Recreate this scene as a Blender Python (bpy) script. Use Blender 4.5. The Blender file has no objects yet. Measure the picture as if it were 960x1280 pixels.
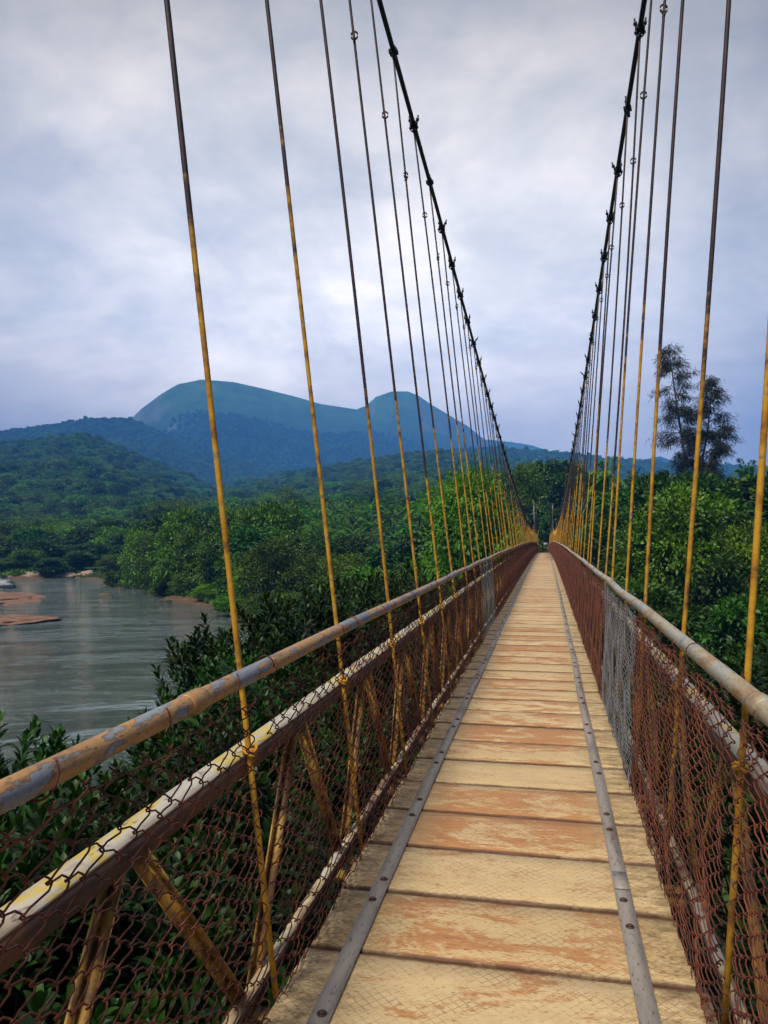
import bpy, math, random
import numpy as np
from mathutils import Vector, Matrix

R = math.radians
rng = np.random.default_rng(7)
random.seed(7)
scene = bpy.context.scene
col = scene.collection

# ------------------------------------------------------------------ camera geometry
EYE = 1.43
YAW = 11.94            # the camera looks this far left of the bridge axis
S_, C_ = math.sin(R(YAW)), math.cos(R(YAW))
HOR = 678.0            # horizon row of the photograph (1280 rows)


def at(px, depth, z):
    """world point standing `depth` metres ahead in the direction of photo column px, at height z"""
    xr = (px - 480) / 960
    return Vector((depth * (xr * C_ - S_), depth * (C_ + xr * S_), z))


def zrow(py, depth):
    return EYE + (HOR - py) * depth / 960


# ------------------------------------------------------------------ object helpers
def tag(o, label=None, cat=None, group=None, kind=None):
    if label: o['label'] = label
    if cat: o['category'] = cat
    if group: o['group'] = group
    if kind: o['kind'] = kind
    return o


def empty(name, loc=(0, 0, 0), rz=0):
    o = bpy.data.objects.new(name, None)
    o.empty_display_size = 0.2
    o.location = loc
    o.rotation_euler = (0, 0, rz)
    col.objects.link(o)
    return o


def np_mesh(name, V, F, mat=None, smooth=False, attrs=None):
    """V (n,3); F = list of int arrays, each (m,3) or (m,4)"""
    V = np.asarray(V, dtype=np.float32)
    if not isinstance(F, list): F = [F]
    F = [np.asarray(f, dtype=np.int32) for f in F if len(f)]
    me = bpy.data.meshes.new(name)
    me.vertices.add(len(V))
    me.vertices.foreach_set('co', V.ravel())
    loops = np.concatenate([f.ravel() for f in F])
    tot = np.concatenate([np.full(len(f), f.shape[1], np.int32) for f in F])
    start = np.concatenate([[0], np.cumsum(tot)[:-1]]).astype(np.int32)
    me.loops.add(len(loops))
    me.loops.foreach_set('vertex_index', loops)
    me.polygons.add(len(tot))
    me.polygons.foreach_set('loop_start', start)
    me.polygons.foreach_set('loop_total', tot)
    if smooth:
        me.polygons.foreach_set('use_smooth', np.ones(len(tot), bool))
    if attrs:
        for k, a in attrs.items():
            at_ = me.attributes.new(k, 'FLOAT', 'POINT')
            at_.data.foreach_set('value', np.asarray(a, np.float32))
    me.update(calc_edges=True)
    me.validate()
    if mat: me.materials.append(mat)
    return me


def link(name, me, parent=None, loc=None):
    o = bpy.data.objects.new(name, me)
    col.objects.link(o)
    if parent: o.parent = parent
    if loc is not None: o.location = loc
    return o


class MB:
    """collects boxes, tubes and sweeps into ONE mesh"""
    def __init__(s):
        s.V, s.Q, s.T, s.n = [], [], [], 0
        s.att = []

    def add(s, V, Q=None, T=None, a=0.0):
        V = np.asarray(V, float)
        if Q is not None and len(Q): s.Q.append(np.asarray(Q) + s.n)
        if T is not None and len(T): s.T.append(np.asarray(T) + s.n)
        s.V.append(V); s.n += len(V)
        s.att.append(np.full(len(V), a))

    def box(s, c, size, rot=None, a=0.0, bevel=0.0):
        x, y, z = [d / 2 for d in size]
        T = None
        if bevel <= 0:
            V = np.array([[i * x, j * y, k * z] for i in (-1, 1) for j in (-1, 1) for k in (-1, 1)])
            Q = [[0, 1, 3, 2], [4, 6, 7, 5], [0, 4, 5, 1], [2, 3, 7, 6], [0, 2, 6, 4], [1, 5, 7, 3]]
            T = None
        else:                       # chamfered top and bottom rim
            b = bevel
            rings = []
            for zz, e in ((-z, b), (-z + b, 0), (z - b, 0), (z, b)):
                rings.append([[-x + e, -y + e, zz], [x - e, -y + e, zz], [x - e, y - e, zz], [-x + e, y - e, zz]])
            V = np.array(rings).reshape(-1, 3)
            Q = [[3, 2, 1, 0], [12, 13, 14, 15]]
            for r in range(3):
                for i in range(4):
                    j = (i + 1) % 4
                    Q.append([r * 4 + i, r * 4 + j, r * 4 + 4 + j, r * 4 + 4 + i])
        if rot is not None:
            V = V @ np.array(rot.to_3x3()).T
        s.add(V + np.asarray(c), Q, T, a)

    def tube(s, P, r, n=6, caps=True, a=0.0, closed=False):
        P = np.asarray(P, float)
        m = len(P)
        rr = np.full(m, r) if np.isscalar(r) else np.asarray(r, float)
        if closed:
            Tn = np.roll(P, -1, 0) - np.roll(P, 1, 0)
        else:
            Tn = np.gradient(P, axis=0)
        Tn /= np.linalg.norm(Tn, axis=1)[:, None] + 1e-12
        up = np.array([0, 0, 1.0])
        if abs(Tn[:, 2]).mean() > 0.8: up = np.array([1.0, 0, 0])
        A = np.cross(Tn, up); A /= np.linalg.norm(A, axis=1)[:, None] + 1e-12
        B = np.cross(A, Tn)
        th = np.arange(n) * 2 * math.pi / n
        V = (P[:, None, :] + rr[:, None, None] * (np.cos(th)[None, :, None] * A[:, None, :] + np.sin(th)[None, :, None] * B[:, None, :])).reshape(-1, 3)
        Q = []
        for i in range(m if closed else m - 1):
            i2 = (i + 1) % m
            for j in range(n):
                k = (j + 1) % n
                Q.append([i * n + j, i2 * n + j, i2 * n + k, i * n + k])
        T = []
        if caps and not closed:
            for j in range(1, n - 1):
                T.append([0, j, j + 1]); T.append([(m - 1) * n, (m - 1) * n + j + 1, (m - 1) * n + j])
        s.add(V, Q, T, a)

    def sweep(s, rings, a=0.0):
        """rings (m,k,3) closed cross sections"""
        rings = np.asarray(rings, float)
        m, k, _ = rings.shape
        i = np.arange(m - 1)[:, None]; j = np.arange(k)[None, :]; j2 = (j + 1) % k
        Q = np.stack([i * k + j, i * k + j2, (i + 1) * k + j2, (i + 1) * k + j], -1).reshape(-1, 4)
        V = rings.reshape(-1, 3)
        Q = Q.tolist()
        if k == 4:
            Q += [[3, 2, 1, 0], [(m - 1) * 4 + q for q in range(4)]]
        s.add(V, Q, None, a)

    def mesh(s, name, mat, smooth=False):
        F = []
        if s.Q: F.append(np.concatenate(s.Q))
        if s.T: F.append(np.concatenate(s.T))
        return np_mesh(name, np.concatenate(s.V), F, mat, smooth, {'tint': np.concatenate(s.att)})

    def build(s, name, mat, parent=None, smooth=False, loc=None):
        return link(name, s.mesh(name, mat, smooth), parent, loc)


# ------------------------------------------------------------------ material helpers
def new_mat(name):
    m = bpy.data.materials.new(name)
    m.use_nodes = True
    nt = m.node_tree
    nt.nodes.clear()
    out = nt.nodes.new('ShaderNodeOutputMaterial')
    return m, nt, out


def N(nt, typ, **kw):
    n = nt.nodes.new(typ)
    for k, v in kw.items(): setattr(n, k, v)
    return n


def L(nt, a, b): nt.links.new(a, b)


def ramp(nt, fac, stops, interp='LINEAR'):
    r = N(nt, 'ShaderNodeValToRGB')
    r.color_ramp.interpolation = interp
    e = r.color_ramp.elements
    while len(e) < len(stops): e.new(0.5)
    for el, (p, c) in zip(e, stops):
        el.position = p
        el.color = (*c, 1) if len(c) == 3 else c
    L(nt, fac, r.inputs[0])
    return r.outputs[0]


def noise(nt, vec, scale, detail=4, rough=0.55, dist=0.0):
    n = N(nt, 'ShaderNodeTexNoise')
    n.inputs['Scale'].default_value = scale
    n.inputs['Detail'].default_value = detail
    n.inputs['Roughness'].default_value = rough
    n.inputs['Distortion'].default_value = dist
    if vec is not None: L(nt, vec, n.inputs['Vector'])
    return n.outputs[0]


def mix(nt, fac, a, b, typ='MIX'):
    m = N(nt, 'ShaderNodeMix', data_type='RGBA', blend_type=typ)
    for sock, v in ((m.inputs[0], fac), (m.inputs[6], a), (m.inputs[7], b)):
        if hasattr(v, 'links'): L(nt, v, sock)
        elif isinstance(v, (int, float)): sock.default_value = v
        else: sock.default_value = (*v, 1)
    return m.outputs[2]


def math_(nt, op, a, b=None, c=None, clamp=False):
    m = N(nt, 'ShaderNodeMath', operation=op, use_clamp=clamp)
    for sock, v in zip(m.inputs, (a, b, c)):
        if v is None: continue
        if hasattr(v, 'links'): L(nt, v, sock)
        else: sock.default_value = v
    return m.outputs[0]


def mapr(nt, v, a, b, c=0.0, d=1.0):
    m = N(nt, 'ShaderNodeMapRange')
    m.clamp = True
    L(nt, v, m.inputs[0])
    for i, x in enumerate((a, b, c, d)): m.inputs[i + 1].default_value = x
    return m.outputs[0]


def vscale(nt, vec, s):
    m = N(nt, 'ShaderNodeVectorMath', operation='MULTIPLY')
    L(nt, vec, m.inputs[0]); m.inputs[1].default_value = s
    return m.outputs[0]


def principled(nt, out, color, rough=0.6, metal=0.0, spec=0.5, bump=None, bstr=0.3, bdist=0.01):
    p = N(nt, 'ShaderNodeBsdfPrincipled')
    for nm, v in (('Base Color', color), ('Roughness', rough), ('Metallic', metal), ('Specular IOR Level', spec)):
        sock = p.inputs[nm]
        if hasattr(v, 'links'): L(nt, v, sock)
        elif nm == 'Base Color': sock.default_value = (*v, 1)
        else: sock.default_value = v
    if bump is not None:
        b = N(nt, 'ShaderNodeBump')
        b.inputs['Strength'].default_value = bstr
        b.inputs['Distance'].default_value = bdist
        L(nt, bump, b.inputs['Height'])
        L(nt, b.outputs[0], p.inputs['Normal'])
    L(nt, p.outputs[0], out.inputs[0])
    return p


def pos(nt): return N(nt, 'ShaderNodeNewGeometry').outputs['Position']


def mottled(name, stops, scale, rough=0.7, metal=0.0, detail=6, stretch=(1, 1, 1), bstr=0.3, bdist=0.003, spec=0.4, fine=None):
    m, nt, out = new_mat(name)
    v = vscale(nt, pos(nt), stretch)
    n = noise(nt, v, scale, detail, 0.62, 0.3)
    c = ramp(nt, n, stops)
    if fine:
        n2 = noise(nt, v, scale * fine, 3)
        c = mix(nt, mapr(nt, n2, 0.58, 0.70, 0, .8), c, (0.06, 0.04, 0.032))
    principled(nt, out, c, rough, metal, spec, n, bstr, bdist)
    return m


def leaf_mat(name, lo, hi, rough=0.5, trans=0.22, spec=0.3, objvar=0.5):
    m, nt, out = new_mat(name)
    a = N(nt, 'ShaderNodeAttribute', attribute_name='tint').outputs['Fac']
    oi = N(nt, 'ShaderNodeObjectInfo').outputs['Random']
    f = math_(nt, 'ADD', math_(nt, 'MULTIPLY', a, 1 - objvar * 0.5), math_(nt, 'MULTIPLY', math_(nt, 'SUBTRACT', oi, 0.5), objvar), clamp=True)
    mid = tuple(0.5 * (x + y) * 0.9 for x, y in zip(lo, hi))
    c = ramp(nt, f, [(0.0, lo), (0.5, mid), (1.0, hi)])
    # hue drift from plant to plant
    h = N(nt, 'ShaderNodeHueSaturation')
    L(nt, c, h.inputs['Color'])
    L(nt, math_(nt, 'ADD', math_(nt, 'MULTIPLY', oi, 0.055), 0.468), h.inputs['Hue'])
    h.inputs['Saturation'].default_value = 1.05
    c = h.outputs[0]
    p = N(nt, 'ShaderNodeBsdfPrincipled')
    L(nt, c, p.inputs['Base Color'])
    p.inputs['Roughness'].default_value = rough
    p.inputs['Specular IOR Level'].default_value = spec
    t = N(nt, 'ShaderNodeBsdfTranslucent')
    L(nt, mix(nt, 1.0, c, (1.0, 1.25, 0.5), 'MULTIPLY'), t.inputs[0])
    ms = N(nt, 'ShaderNodeMixShader')
    ms.inputs[0].default_value = trans
    L(nt, p.outputs[0], ms.inputs[1]); L(nt, t.outputs[0], ms.inputs[2])
    L(nt, ms.outputs[0], out.inputs[0])
    return m


M = {}
M['rail'] = mottled('worn_grey_paint_pipe', [(0.0, (0.09, 0.10, 0.12)), (0.455, (0.21, 0.22, 0.24)), (0.47, (0.16, 0.09, 0.05)), (0.50, (0.38, 0.20, 0.07)), (0.60, (0.44, 0.23, 0.075)), (0.615, (0.14, 0.10, 0.08)), (0.64, (0.24, 0.25, 0.27))], 6.5, 0.5, 0.1, stretch=(1.5, 0.55, 1.5), fine=14)
M['rail_pale'] = mottled('pale_grey_paint_pipe', [(0.0, (0.10, 0.10, 0.095)), (0.36, (0.20, 0.205, 0.19)), (0.47, (0.33, 0.315, 0.26)), (0.55, (0.36, 0.30, 0.18)), (0.62, (0.30, 0.16, 0.06)), (0.70, (0.25, 0.245, 0.21))], 6, 0.5, 0.1, stretch=(1.5, 0.55, 1.5), fine=14)
M['rust_wire'] = mottled('rusty_wire', [(0.3, (0.032, 0.014, 0.010)), (0.55, (0.125, 0.032, 0.016)), (0.75, (0.23, 0.062, 0.024))], 5, 0.8, bstr=0.2, bdist=0.001)
M['galv_wire'] = mottled('galvanised_wire', [(0.3, (0.10, 0.06, 0.04)), (0.5, (0.17, 0.17, 0.17)), (0.75, (0.28, 0.29, 0.30))], 6, 0.5, 0.4, bstr=0.2, bdist=0.001)
M['chord'] = mottled('worn_cream_steel', [(0.24, (0.13, 0.06, 0.035)), (0.40, (0.36, 0.30, 0.22)), (0.47, (0.43, 0.40, 0.35)), (0.54, (0.50, 0.36, 0.05)), (0.60, (0.40, 0.36, 0.29)), (0.68, (0.20, 0.11, 0.06))], 4.5, 0.6, stretch=(1, 0.5, 1), fine=9)
M['chord_low'] = mottled('rust_streaked_steel', [(0.25, (0.07, 0.035, 0.025)), (0.42, (0.22, 0.14, 0.08)), (0.52, (0.46, 0.36, 0.20)), (0.62, (0.45, 0.40, 0.32)), (0.76, (0.16, 0.08, 0.04))], 5, 0.7, stretch=(1, .5, 1), fine=8)
M['chord_leg'] = mottled('rusty_shaded_steel_leg', [(0.25, (0.035, 0.020, 0.018)), (0.5, (0.085, 0.045, 0.035)), (0.66, (0.16, 0.075, 0.03)), (0.8, (0.24, 0.13, 0.03))], 6, 0.75, fine=8)  # rusty leg of the same steel, its shade put in as darker colour
M['brace'] = mottled('worn_yellow_steel', [(0.30, (0.06, 0.032, 0.018)), (0.44, (0.15, 0.075, 0.025)), (0.50, (0.36, 0.19, 0.03)), (0.58, (0.40, 0.24, 0.05)), (0.64, (0.14, 0.07, 0.03)), (0.75, (0.40, 0.32, 0.20))], 7, 0.6, fine=8)
M['dark_steel'] = mottled('dark_rusty_steel', [(0.3, (0.025, 0.017, 0.015)), (0.7, (0.075, 0.045, 0.035))], 8, 0.7)
M['cable'] = mottled('dark_cable', [(0.3, (0.012, 0.013, 0.020)), (0.7, (0.035, 0.035, 0.045))], 20, 0.5, 0.3)
M['strip'] = mottled('grey_steel_strip', [(0.25, (0.14, 0.10, 0.075)), (0.45, (0.26, 0.22, 0.185)), (0.62, (0.31, 0.27, 0.23)), (0.8, (0.24, 0.17, 0.12))], 5, 0.55, 0.1, stretch=(2.5, .45, 1), fine=11)
M['bolt'] = mottled('rusty_bolt', [(0.3, (0.05, 0.03, 0.02)), (0.7, (0.14, 0.07, 0.045))], 40, 0.6, 0.3)
M['bark'] = mottled('bark', [(0.3, (0.03, 0.024, 0.018)), (0.7, (0.11, 0.09, 0.07))], 6, 0.9, stretch=(3, 3, .7), bstr=.8, bdist=.03)
M['rock'] = mottled('river_rock', [(0.25, (0.12, 0.075, 0.05)), (0.5, (0.27, 0.19, 0.13)), (0.75, (0.40, 0.30, 0.22))], 1.2, 0.85, bstr=.7, bdist=.15)
M['mossy_rock'] = mottled('mossy_rock', [(0.3, (0.06, 0.04, 0.025)), (0.5, (0.11, 0.075, 0.045)), (0.62, (0.06, 0.085, 0.02)), (0.8, (0.10, 0.13, 0.03))], 2.0, 0.9, bstr=.8, bdist=.1)
M['white_rock'] = mottled('pale_rock', [(0.3, (0.12, 0.115, 0.11)), (0.6, (0.34, 0.34, 0.35))], 1.6, 0.8, bstr=.7, bdist=.15)
M['sand'] = mottled('red_sand', [(0.30, (0.05, 0.028, 0.018)), (0.45, (0.15, 0.07, 0.04)), (0.56, (0.22, 0.125, 0.075)), (0.64, (0.10, 0.055, 0.03)), (0.72, (0.08, 0.10, 0.025))], .5, 0.95, bstr=.6, bdist=.1, fine=6)
M['panel'] = mottled('pale_panel', [(0.3, (0.35, 0.38, 0.40)), (0.7, (0.48, 0.50, 0.52))], 3, 0.6)
M['tower'] = mottled('pale_tower_steel', [(0.3, (0.25, 0.25, 0.26)), (0.7, (0.42, 0.42, 0.44))], 2, 0.6)


def hanger_mat():
    """rods painted yellow to just above reach, dark and rusty above"""
    m, nt, out = new_mat('yellow_painted_rod')
    g = pos(nt)
    sx = N(nt, 'ShaderNodeSeparateXYZ'); L(nt, g, sx.inputs[0])
    v = vscale(nt, g, (1, 1, 1.6))
    n1 = noise(nt, v, 3.2, 5, 0.65)
    n2 = noise(nt, v, 9, 4, 0.6)
    n3 = noise(nt, vscale(nt, g, (1, 1, .5)), 26, 4, .6)
    yel = ramp(nt, n2, [(0.30, (0.16, 0.06, 0.015)), (0.42, (0.44, 0.20, 0.015)), (0.60, (0.64, 0.335, 0.02)), (0.72, (0.20, 0.15, 0.10))])
    yel = mix(nt, mapr(nt, n3, .55, .68, 0, .75), yel, (0.10, 0.045, 0.02))
    drk = ramp(nt, n2, [(0.35, (0.022, 0.018, 0.024)), (0.7, (0.075, 0.035, 0.03))])
    hz = math_(nt, 'SUBTRACT', sx.outputs[2], math_(nt, 'MULTIPLY', math_(nt, 'SUBTRACT', n1, 0.5), 2.2))
    oi = N(nt, 'ShaderNodeObjectInfo').outputs['Random']
    hz = math_(nt, 'SUBTRACT', hz, math_(nt, 'MULTIPLY', oi, 1.3))
    f = mapr(nt, hz, 1.75, 2.05)
    c = mix(nt, f, yel, drk)
    principled(nt, out, c, 0.55, 0.0, 0.4, n2, 0.4, 0.002)
    return m


M['hanger'] = hanger_mat()

PL_P, PL_0 = 0.45, 2.60      # plank pitch and phase along the bridge


def plank_mat():
    m, nt, out = new_mat('worn_cream_deck_paint')
    g = pos(nt)
    sx = N(nt, 'ShaderNodeSeparateXYZ'); L(nt, g, sx.inputs[0])
    X, Y = sx.outputs[0], sx.outputs[1]
    idx = math_(nt, 'FLOOR', math_(nt, 'DIVIDE', math_(nt, 'SUBTRACT', Y, PL_0), PL_P))
    wn = N(nt, 'ShaderNodeTexWhiteNoise', noise_dimensions='1D'); L(nt, idx, wn.inputs['W'])
    rnd = wn.outputs['Value']
    wn2 = N(nt, 'ShaderNodeTexWhiteNoise', noise_dimensions='1D'); L(nt, math_(nt, 'ADD', idx, 71.3), wn2.inputs['W'])
    rnd2 = wn2.outputs['Value']
    off = N(nt, 'ShaderNodeCombineXYZ'); L(nt, math_(nt, 'MULTIPLY', rnd, 37.0), off.inputs[2]); L(nt, math_(nt, 'MULTIPLY', rnd, 11.0), off.inputs[0])
    va = N(nt, 'ShaderNodeVectorMath', operation='ADD'); L(nt, vscale(nt, g, (1.0, 2.4, 1.0)), va.inputs[0]); L(nt, off.outputs[0], va.inputs[1])
    v = va.outputs[0]
    n1 = noise(nt, v, 2.6, 12, 0.72, 0.5)
    n2 = noise(nt, v, 9.0, 10, 0.75, 0.2)
    n3 = noise(nt, vscale(nt, v, (0.5, 3.0, 1)), 14.0, 5, 0.6)
    nf = noise(nt, v, 60.0, 3, 0.6)
    cream = mix(nt, rnd2, (0.55, 0.40, 0.20), (0.70, 0.53, 0.295))
    cream = mix(nt, mapr(nt, n2, 0.3, 0.8), cream, (0.47, 0.31, 0.14))
    # foot-worn red oxide in the walked middle, its amount differs from plank to plank
    mid = mapr(nt, math_(nt, 'ABSOLUTE', math_(nt, 'ADD', X, 0.19)), 0.32, 0.56, 1.0, 0.0)
    th = math_(nt, 'ADD', math_(nt, 'MULTIPLY', math_(nt, 'SUBTRACT', rnd, 0.5), 0.17), math_(nt, 'ADD', n1, math_(nt, 'MULTIPLY', math_(nt, 'SUBTRACT', n2, 0.5), 0.35)))
    wear = math_(nt, 'MULTIPLY', mapr(nt, math_(nt, 'ADD', th, math_(nt, 'MULTIPLY', math_(nt, 'SUBTRACT', nf, .5), .26)), 0.485, 0.565), math_(nt, 'ADD', math_(nt, 'MULTIPLY', mid, 0.85), 0.1))
    oxide = mix(nt, mapr(nt, n3, 0.3, 0.7), (0.31, 0.125, 0.045), (0.49, 0.235, 0.085))
    c = mix(nt, wear, cream, oxide)
    # olive grime along the outer ends
    gr = math_(nt, 'MULTIPLY', math_(nt, 'SUBTRACT', 1.0, mid), mapr(nt, math_(nt, 'ADD', n2, math_(nt, 'MULTIPLY', nf, 0.4)), 0.60, 0.86))
    c = mix(nt, math_(nt, 'MULTIPLY', gr, 0.85), c, (0.13, 0.085, 0.03))
    # the pressed diamond tread
    d1 = math_(nt, 'ABSOLUTE', math_(nt, 'SUBTRACT', math_(nt, 'FRACT', math_(nt, 'MULTIPLY', math_(nt, 'ADD', X, Y), 26.0)), 0.5))
    d2 = math_(nt, 'ABSOLUTE', math_(nt, 'SUBTRACT', math_(nt, 'FRACT', math_(nt, 'MULTIPLY', math_(nt, 'SUBTRACT', X, Y), 26.0)), 0.5))
    tread = mapr(nt, math_(nt, 'MINIMUM', d1, d2), 0.0, 0.09, 1.0, 0.0)
    keep = math_(nt, 'MULTIPLY', math_(nt, 'SUBTRACT', 1.0, math_(nt, 'MULTIPLY', wear, 0.85)), mapr(nt, math_(nt, 'ADD', noise(nt, v, 3.0, 8, .7), math_(nt, 'MULTIPLY', math_(nt, 'SUBTRACT', nf, .5), .4)), 0.42, 0.60))
    tm = math_(nt, 'MULTIPLY', tread, keep)
    c = mix(nt, math_(nt, 'MULTIPLY', tm, 0.72), c, (0.16, 0.085, 0.035))
    # small chips and scuffs
    c = mix(nt, mapr(nt, nf, 0.60, 0.70, 0, 0.75), c, (0.14, 0.07, 0.03))
    # worn rusty edges next to the joints
    fy = math_(nt, 'FRACT', math_(nt, 'DIVIDE', math_(nt, 'SUBTRACT', Y, PL_0), PL_P))
    ed = math_(nt, 'ABSOLUTE', math_(nt, 'SUBTRACT', fy, 0.5))
    em = math_(nt, 'MULTIPLY', mapr(nt, math_(nt, 'ADD', ed, math_(nt, 'MULTIPLY', n2, 0.06)), 0.47, 0.505), 0.85)
    c = mix(nt, em, c, (0.09, 0.035, 0.018))
    hgt = math_(nt, 'SUBTRACT', math_(nt, 'MULTIPLY', n2, 0.6), math_(nt, 'MULTIPLY', tm, 0.6))
    principled(nt, out, c, 0.62, 0.0, 0.35, hgt, 0.45, 0.004)
    return m


M['plank'] = plank_mat()

M['leaf_a'] = leaf_mat('broadleaf_foliage', (0.012, 0.055, 0.005), (0.210, 0.400, 0.022))
M['leaf_b'] = leaf_mat('deep_foliage', (0.006, 0.028, 0.006), (0.075, 0.185, 0.018))
M['leaf_c'] = leaf_mat('yellowish_foliage', (0.022, 0.066, 0.006), (0.260, 0.420, 0.032), objvar=.6)
M['leaf_round'] = leaf_mat('light_foliage', (0.012, 0.050, 0.006), (0.190, 0.370, 0.026), objvar=.2)
M['leaf_bright'] = leaf_mat('bright_foliage', (0.050, 0.130, 0.010), (0.200, 0.380, 0.020), trans=0.35)
M['leaf_palm'] = leaf_mat('palm_foliage', (0.018, 0.080, 0.010), (0.19, 0.40, 0.035), rough=0.4)
M['leaf_cas'] = leaf_mat('casuarina_foliage', (0.006, 0.013, 0.012), (0.022, 0.036, 0.028), trans=0.1)
M['leaf_shrub'] = leaf_mat('glossy_lance_leaves', (0.005, 0.018, 0.005), (0.045, 0.105, 0.014), rough=0.5, trans=0.2, spec=0.3, objvar=0.5)
M['grass'] = leaf_mat('bank_grass', (0.030, 0.070, 0.012), (0.140, 0.230, 0.030))

# ------------------------------------------------------------------ the bridge
def value_noise(P, f, seed):
    """cheap smooth 2-D / 3-D noise by summed sines"""
    g = np.random.default_rng(seed)
    out = np.zeros(len(P))
    for o in range(4):
        for q in range(3):
            d = g.normal(size=P.shape[1]); d /= np.linalg.norm(d)
            out += np.sin(P @ d * f * 2 ** o * g.uniform(.7, 1.3) + g.uniform(0, 6.3)) * .5 ** o / 3
    return out


def deck(y): return 0.46 - 0.00016 * (np.asarray(y, float) - 54) ** 2
def cx(y): return -0.18 - 0.32 * (np.asarray(y, float) / 134) ** 2
def cable_h(y): return 2.5 + 0.00119 * (np.asarray(y, float) - 66) ** 2 + .08 * np.clip((10 - np.asarray(y, float)) / 6, 0, 1)        # absolute height
def cable_off(y, s):
    t = (np.asarray(y, float) - 66) / 66
    near = 0.42 if s < 0 else 0.16
    extra = (.05 if s < 0 else .03) * np.clip((10 - np.asarray(y, float)) / 6, 0, 1)
    return 1.0 + np.where(t < 0, near, 0.55) * t * t + extra


def bp(y, o, h):
    """point of the bridge: along y, sideways o from the centre line, h above the deck"""
    return np.stack([cx(y) + o + 0 * np.asarray(y, float), np.asarray(y, float) + 0 * np.asarray(h, float), deck(y) + h], -1)


BAY, H0 = 1.125, 2.27
K0, K1 = -3, 117
HY = np.array([H0 + BAY * k - (.09 if k < 0 else 0) for k in range(K0, K1 + 1)])
YEND = HY[-1]

bridge = empty('footbridge', (float(cx(0)), 0, 0))
tag(bridge, 'long narrow suspension footbridge with cream planks, yellow hanger rods and rusty mesh sides', 'bridge')
BO = np.array([float(cx(0)), 0, 0])


def bpart(name, mb, mat, parent=None, smooth=False):
    """part of the bridge, built in world coordinates"""
    mb.V = [v - BO for v in mb.V]
    return mb.build(name, mat, parent or bridge, smooth)


def bobj(name, me, loc, rot=None, parent=None):
    o = link(name, me, parent or bridge)
    o.location = Vector(loc) - Vector(BO)
    if rot is not None: o.rotation_euler = rot
    return o


# deck planks: the nearest hundred are parts, the rest one part
PLW = 1.285


def plank_mesh(seed):
    """a plank with worn, slightly ragged rims and a faint warp"""
    g = np.random.default_rng(seed)
    nx, ny = 44, 9
    hx, hy = PLW / 2 + g.uniform(-.012, .008), (PL_P - g.uniform(.016, .026)) / 2
    u = np.linspace(-1, 1, nx); v = np.linspace(-1, 1, ny)
    v[1] = -.985; v[-2] = .985; u[1] = -.995; u[-2] = .995
    U, Vv = np.meshgrid(u, v)
    X = U * hx; Y = Vv * hy
    pts = np.stack([X.ravel(), Y.ravel()], -1)
    rag = value_noise(pts, 14, seed) * .0035 + value_noise(pts, 45, seed + 1) * .002
    ex = (np.abs(U.ravel()) > .99); ey = np.abs(Vv.ravel()) > .98
    X = X.ravel() + np.where(ex, rag * 1.6, 0) * np.sign(U.ravel()); Y = Y.ravel() + np.where(ey, rag, 0) * np.sign(Vv.ravel())
    Z = value_noise(pts, 3.0, seed + 2) * .0016 - np.where((np.abs(U.ravel()) > .997) | (np.abs(Vv.ravel()) > .99), .0045 + np.abs(rag) * .6, 0)
    top = np.stack([X, Y, Z], -1)
    bot = np.stack([X, Y, 0 * Z - .04], -1)
    i = np.arange(ny - 1)[:, None]; j = np.arange(nx - 1)[None, :]
    Q = np.stack([i * nx + j, i * nx + j + 1, (i + 1) * nx + j + 1, (i + 1) * nx + j], -1).reshape(-1, 4)
    rim = list(range(nx)) + [r * nx + nx - 1 for r in range(1, ny)] + [(ny - 1) * nx + c for c in range(nx - 2, -1, -1)] + [r * nx for r in range(ny - 2, 0, -1)]
    n = len(top)
    side = [[rim[k], rim[k] + n, rim[(k + 1) % len(rim)] + n, rim[(k + 1) % len(rim)]] for k in range(len(rim))]
    return np_mesh('deck_plank', np.concatenate([top, bot]), np.concatenate([Q, Q[:, ::-1] + n, np.array(side)]), M['plank'])


plank_mes = [plank_mesh(100 + q) for q in range(7)]
far = MB()
kp0 = -8
nk = int((YEND - PL_0) / PL_P)
for i, k in enumerate(range(kp0, nk)):
    y = PL_0 + PL_P * (k + 0.5)
    sl = math.atan(-0.00032 * (y - 54))
    dz = random.uniform(-0.003, 0.003); dx = random.uniform(-0.008, 0.008)
    rot = (sl + random.uniform(-.004, .004), random.uniform(-.003, .003), random.uniform(-.006, .006))
    if i < 100:
        bobj('deck_plank', plank_mes[random.randrange(7)], (float(cx(y)) + dx, y, float(deck(y)) + dz), rot)
    else:
        from mathutils import Euler
        far.box(np.array([float(cx(y)) + dx, y, float(deck(y)) + dz - .02]), (PLW, PL_P - 0.020, 0.04), Euler(rot).to_matrix())
tag(bpart('deck_plank', far, M['plank']), kind='stuff')

# stringers carrying the planks
for o in (-0.42, 0.42):
    b = MB(); ys = np.arange(-2, YEND, 1.5)
    rr = [np.array([bp(y, o + a, h) for a, h in ((-.03, -.045), (.03, -.045), (.03, -.13), (-.03, -.13))]) for y in ys]
    b.sweep(rr); bpart('stringer', b, M['dark_steel'])

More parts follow.
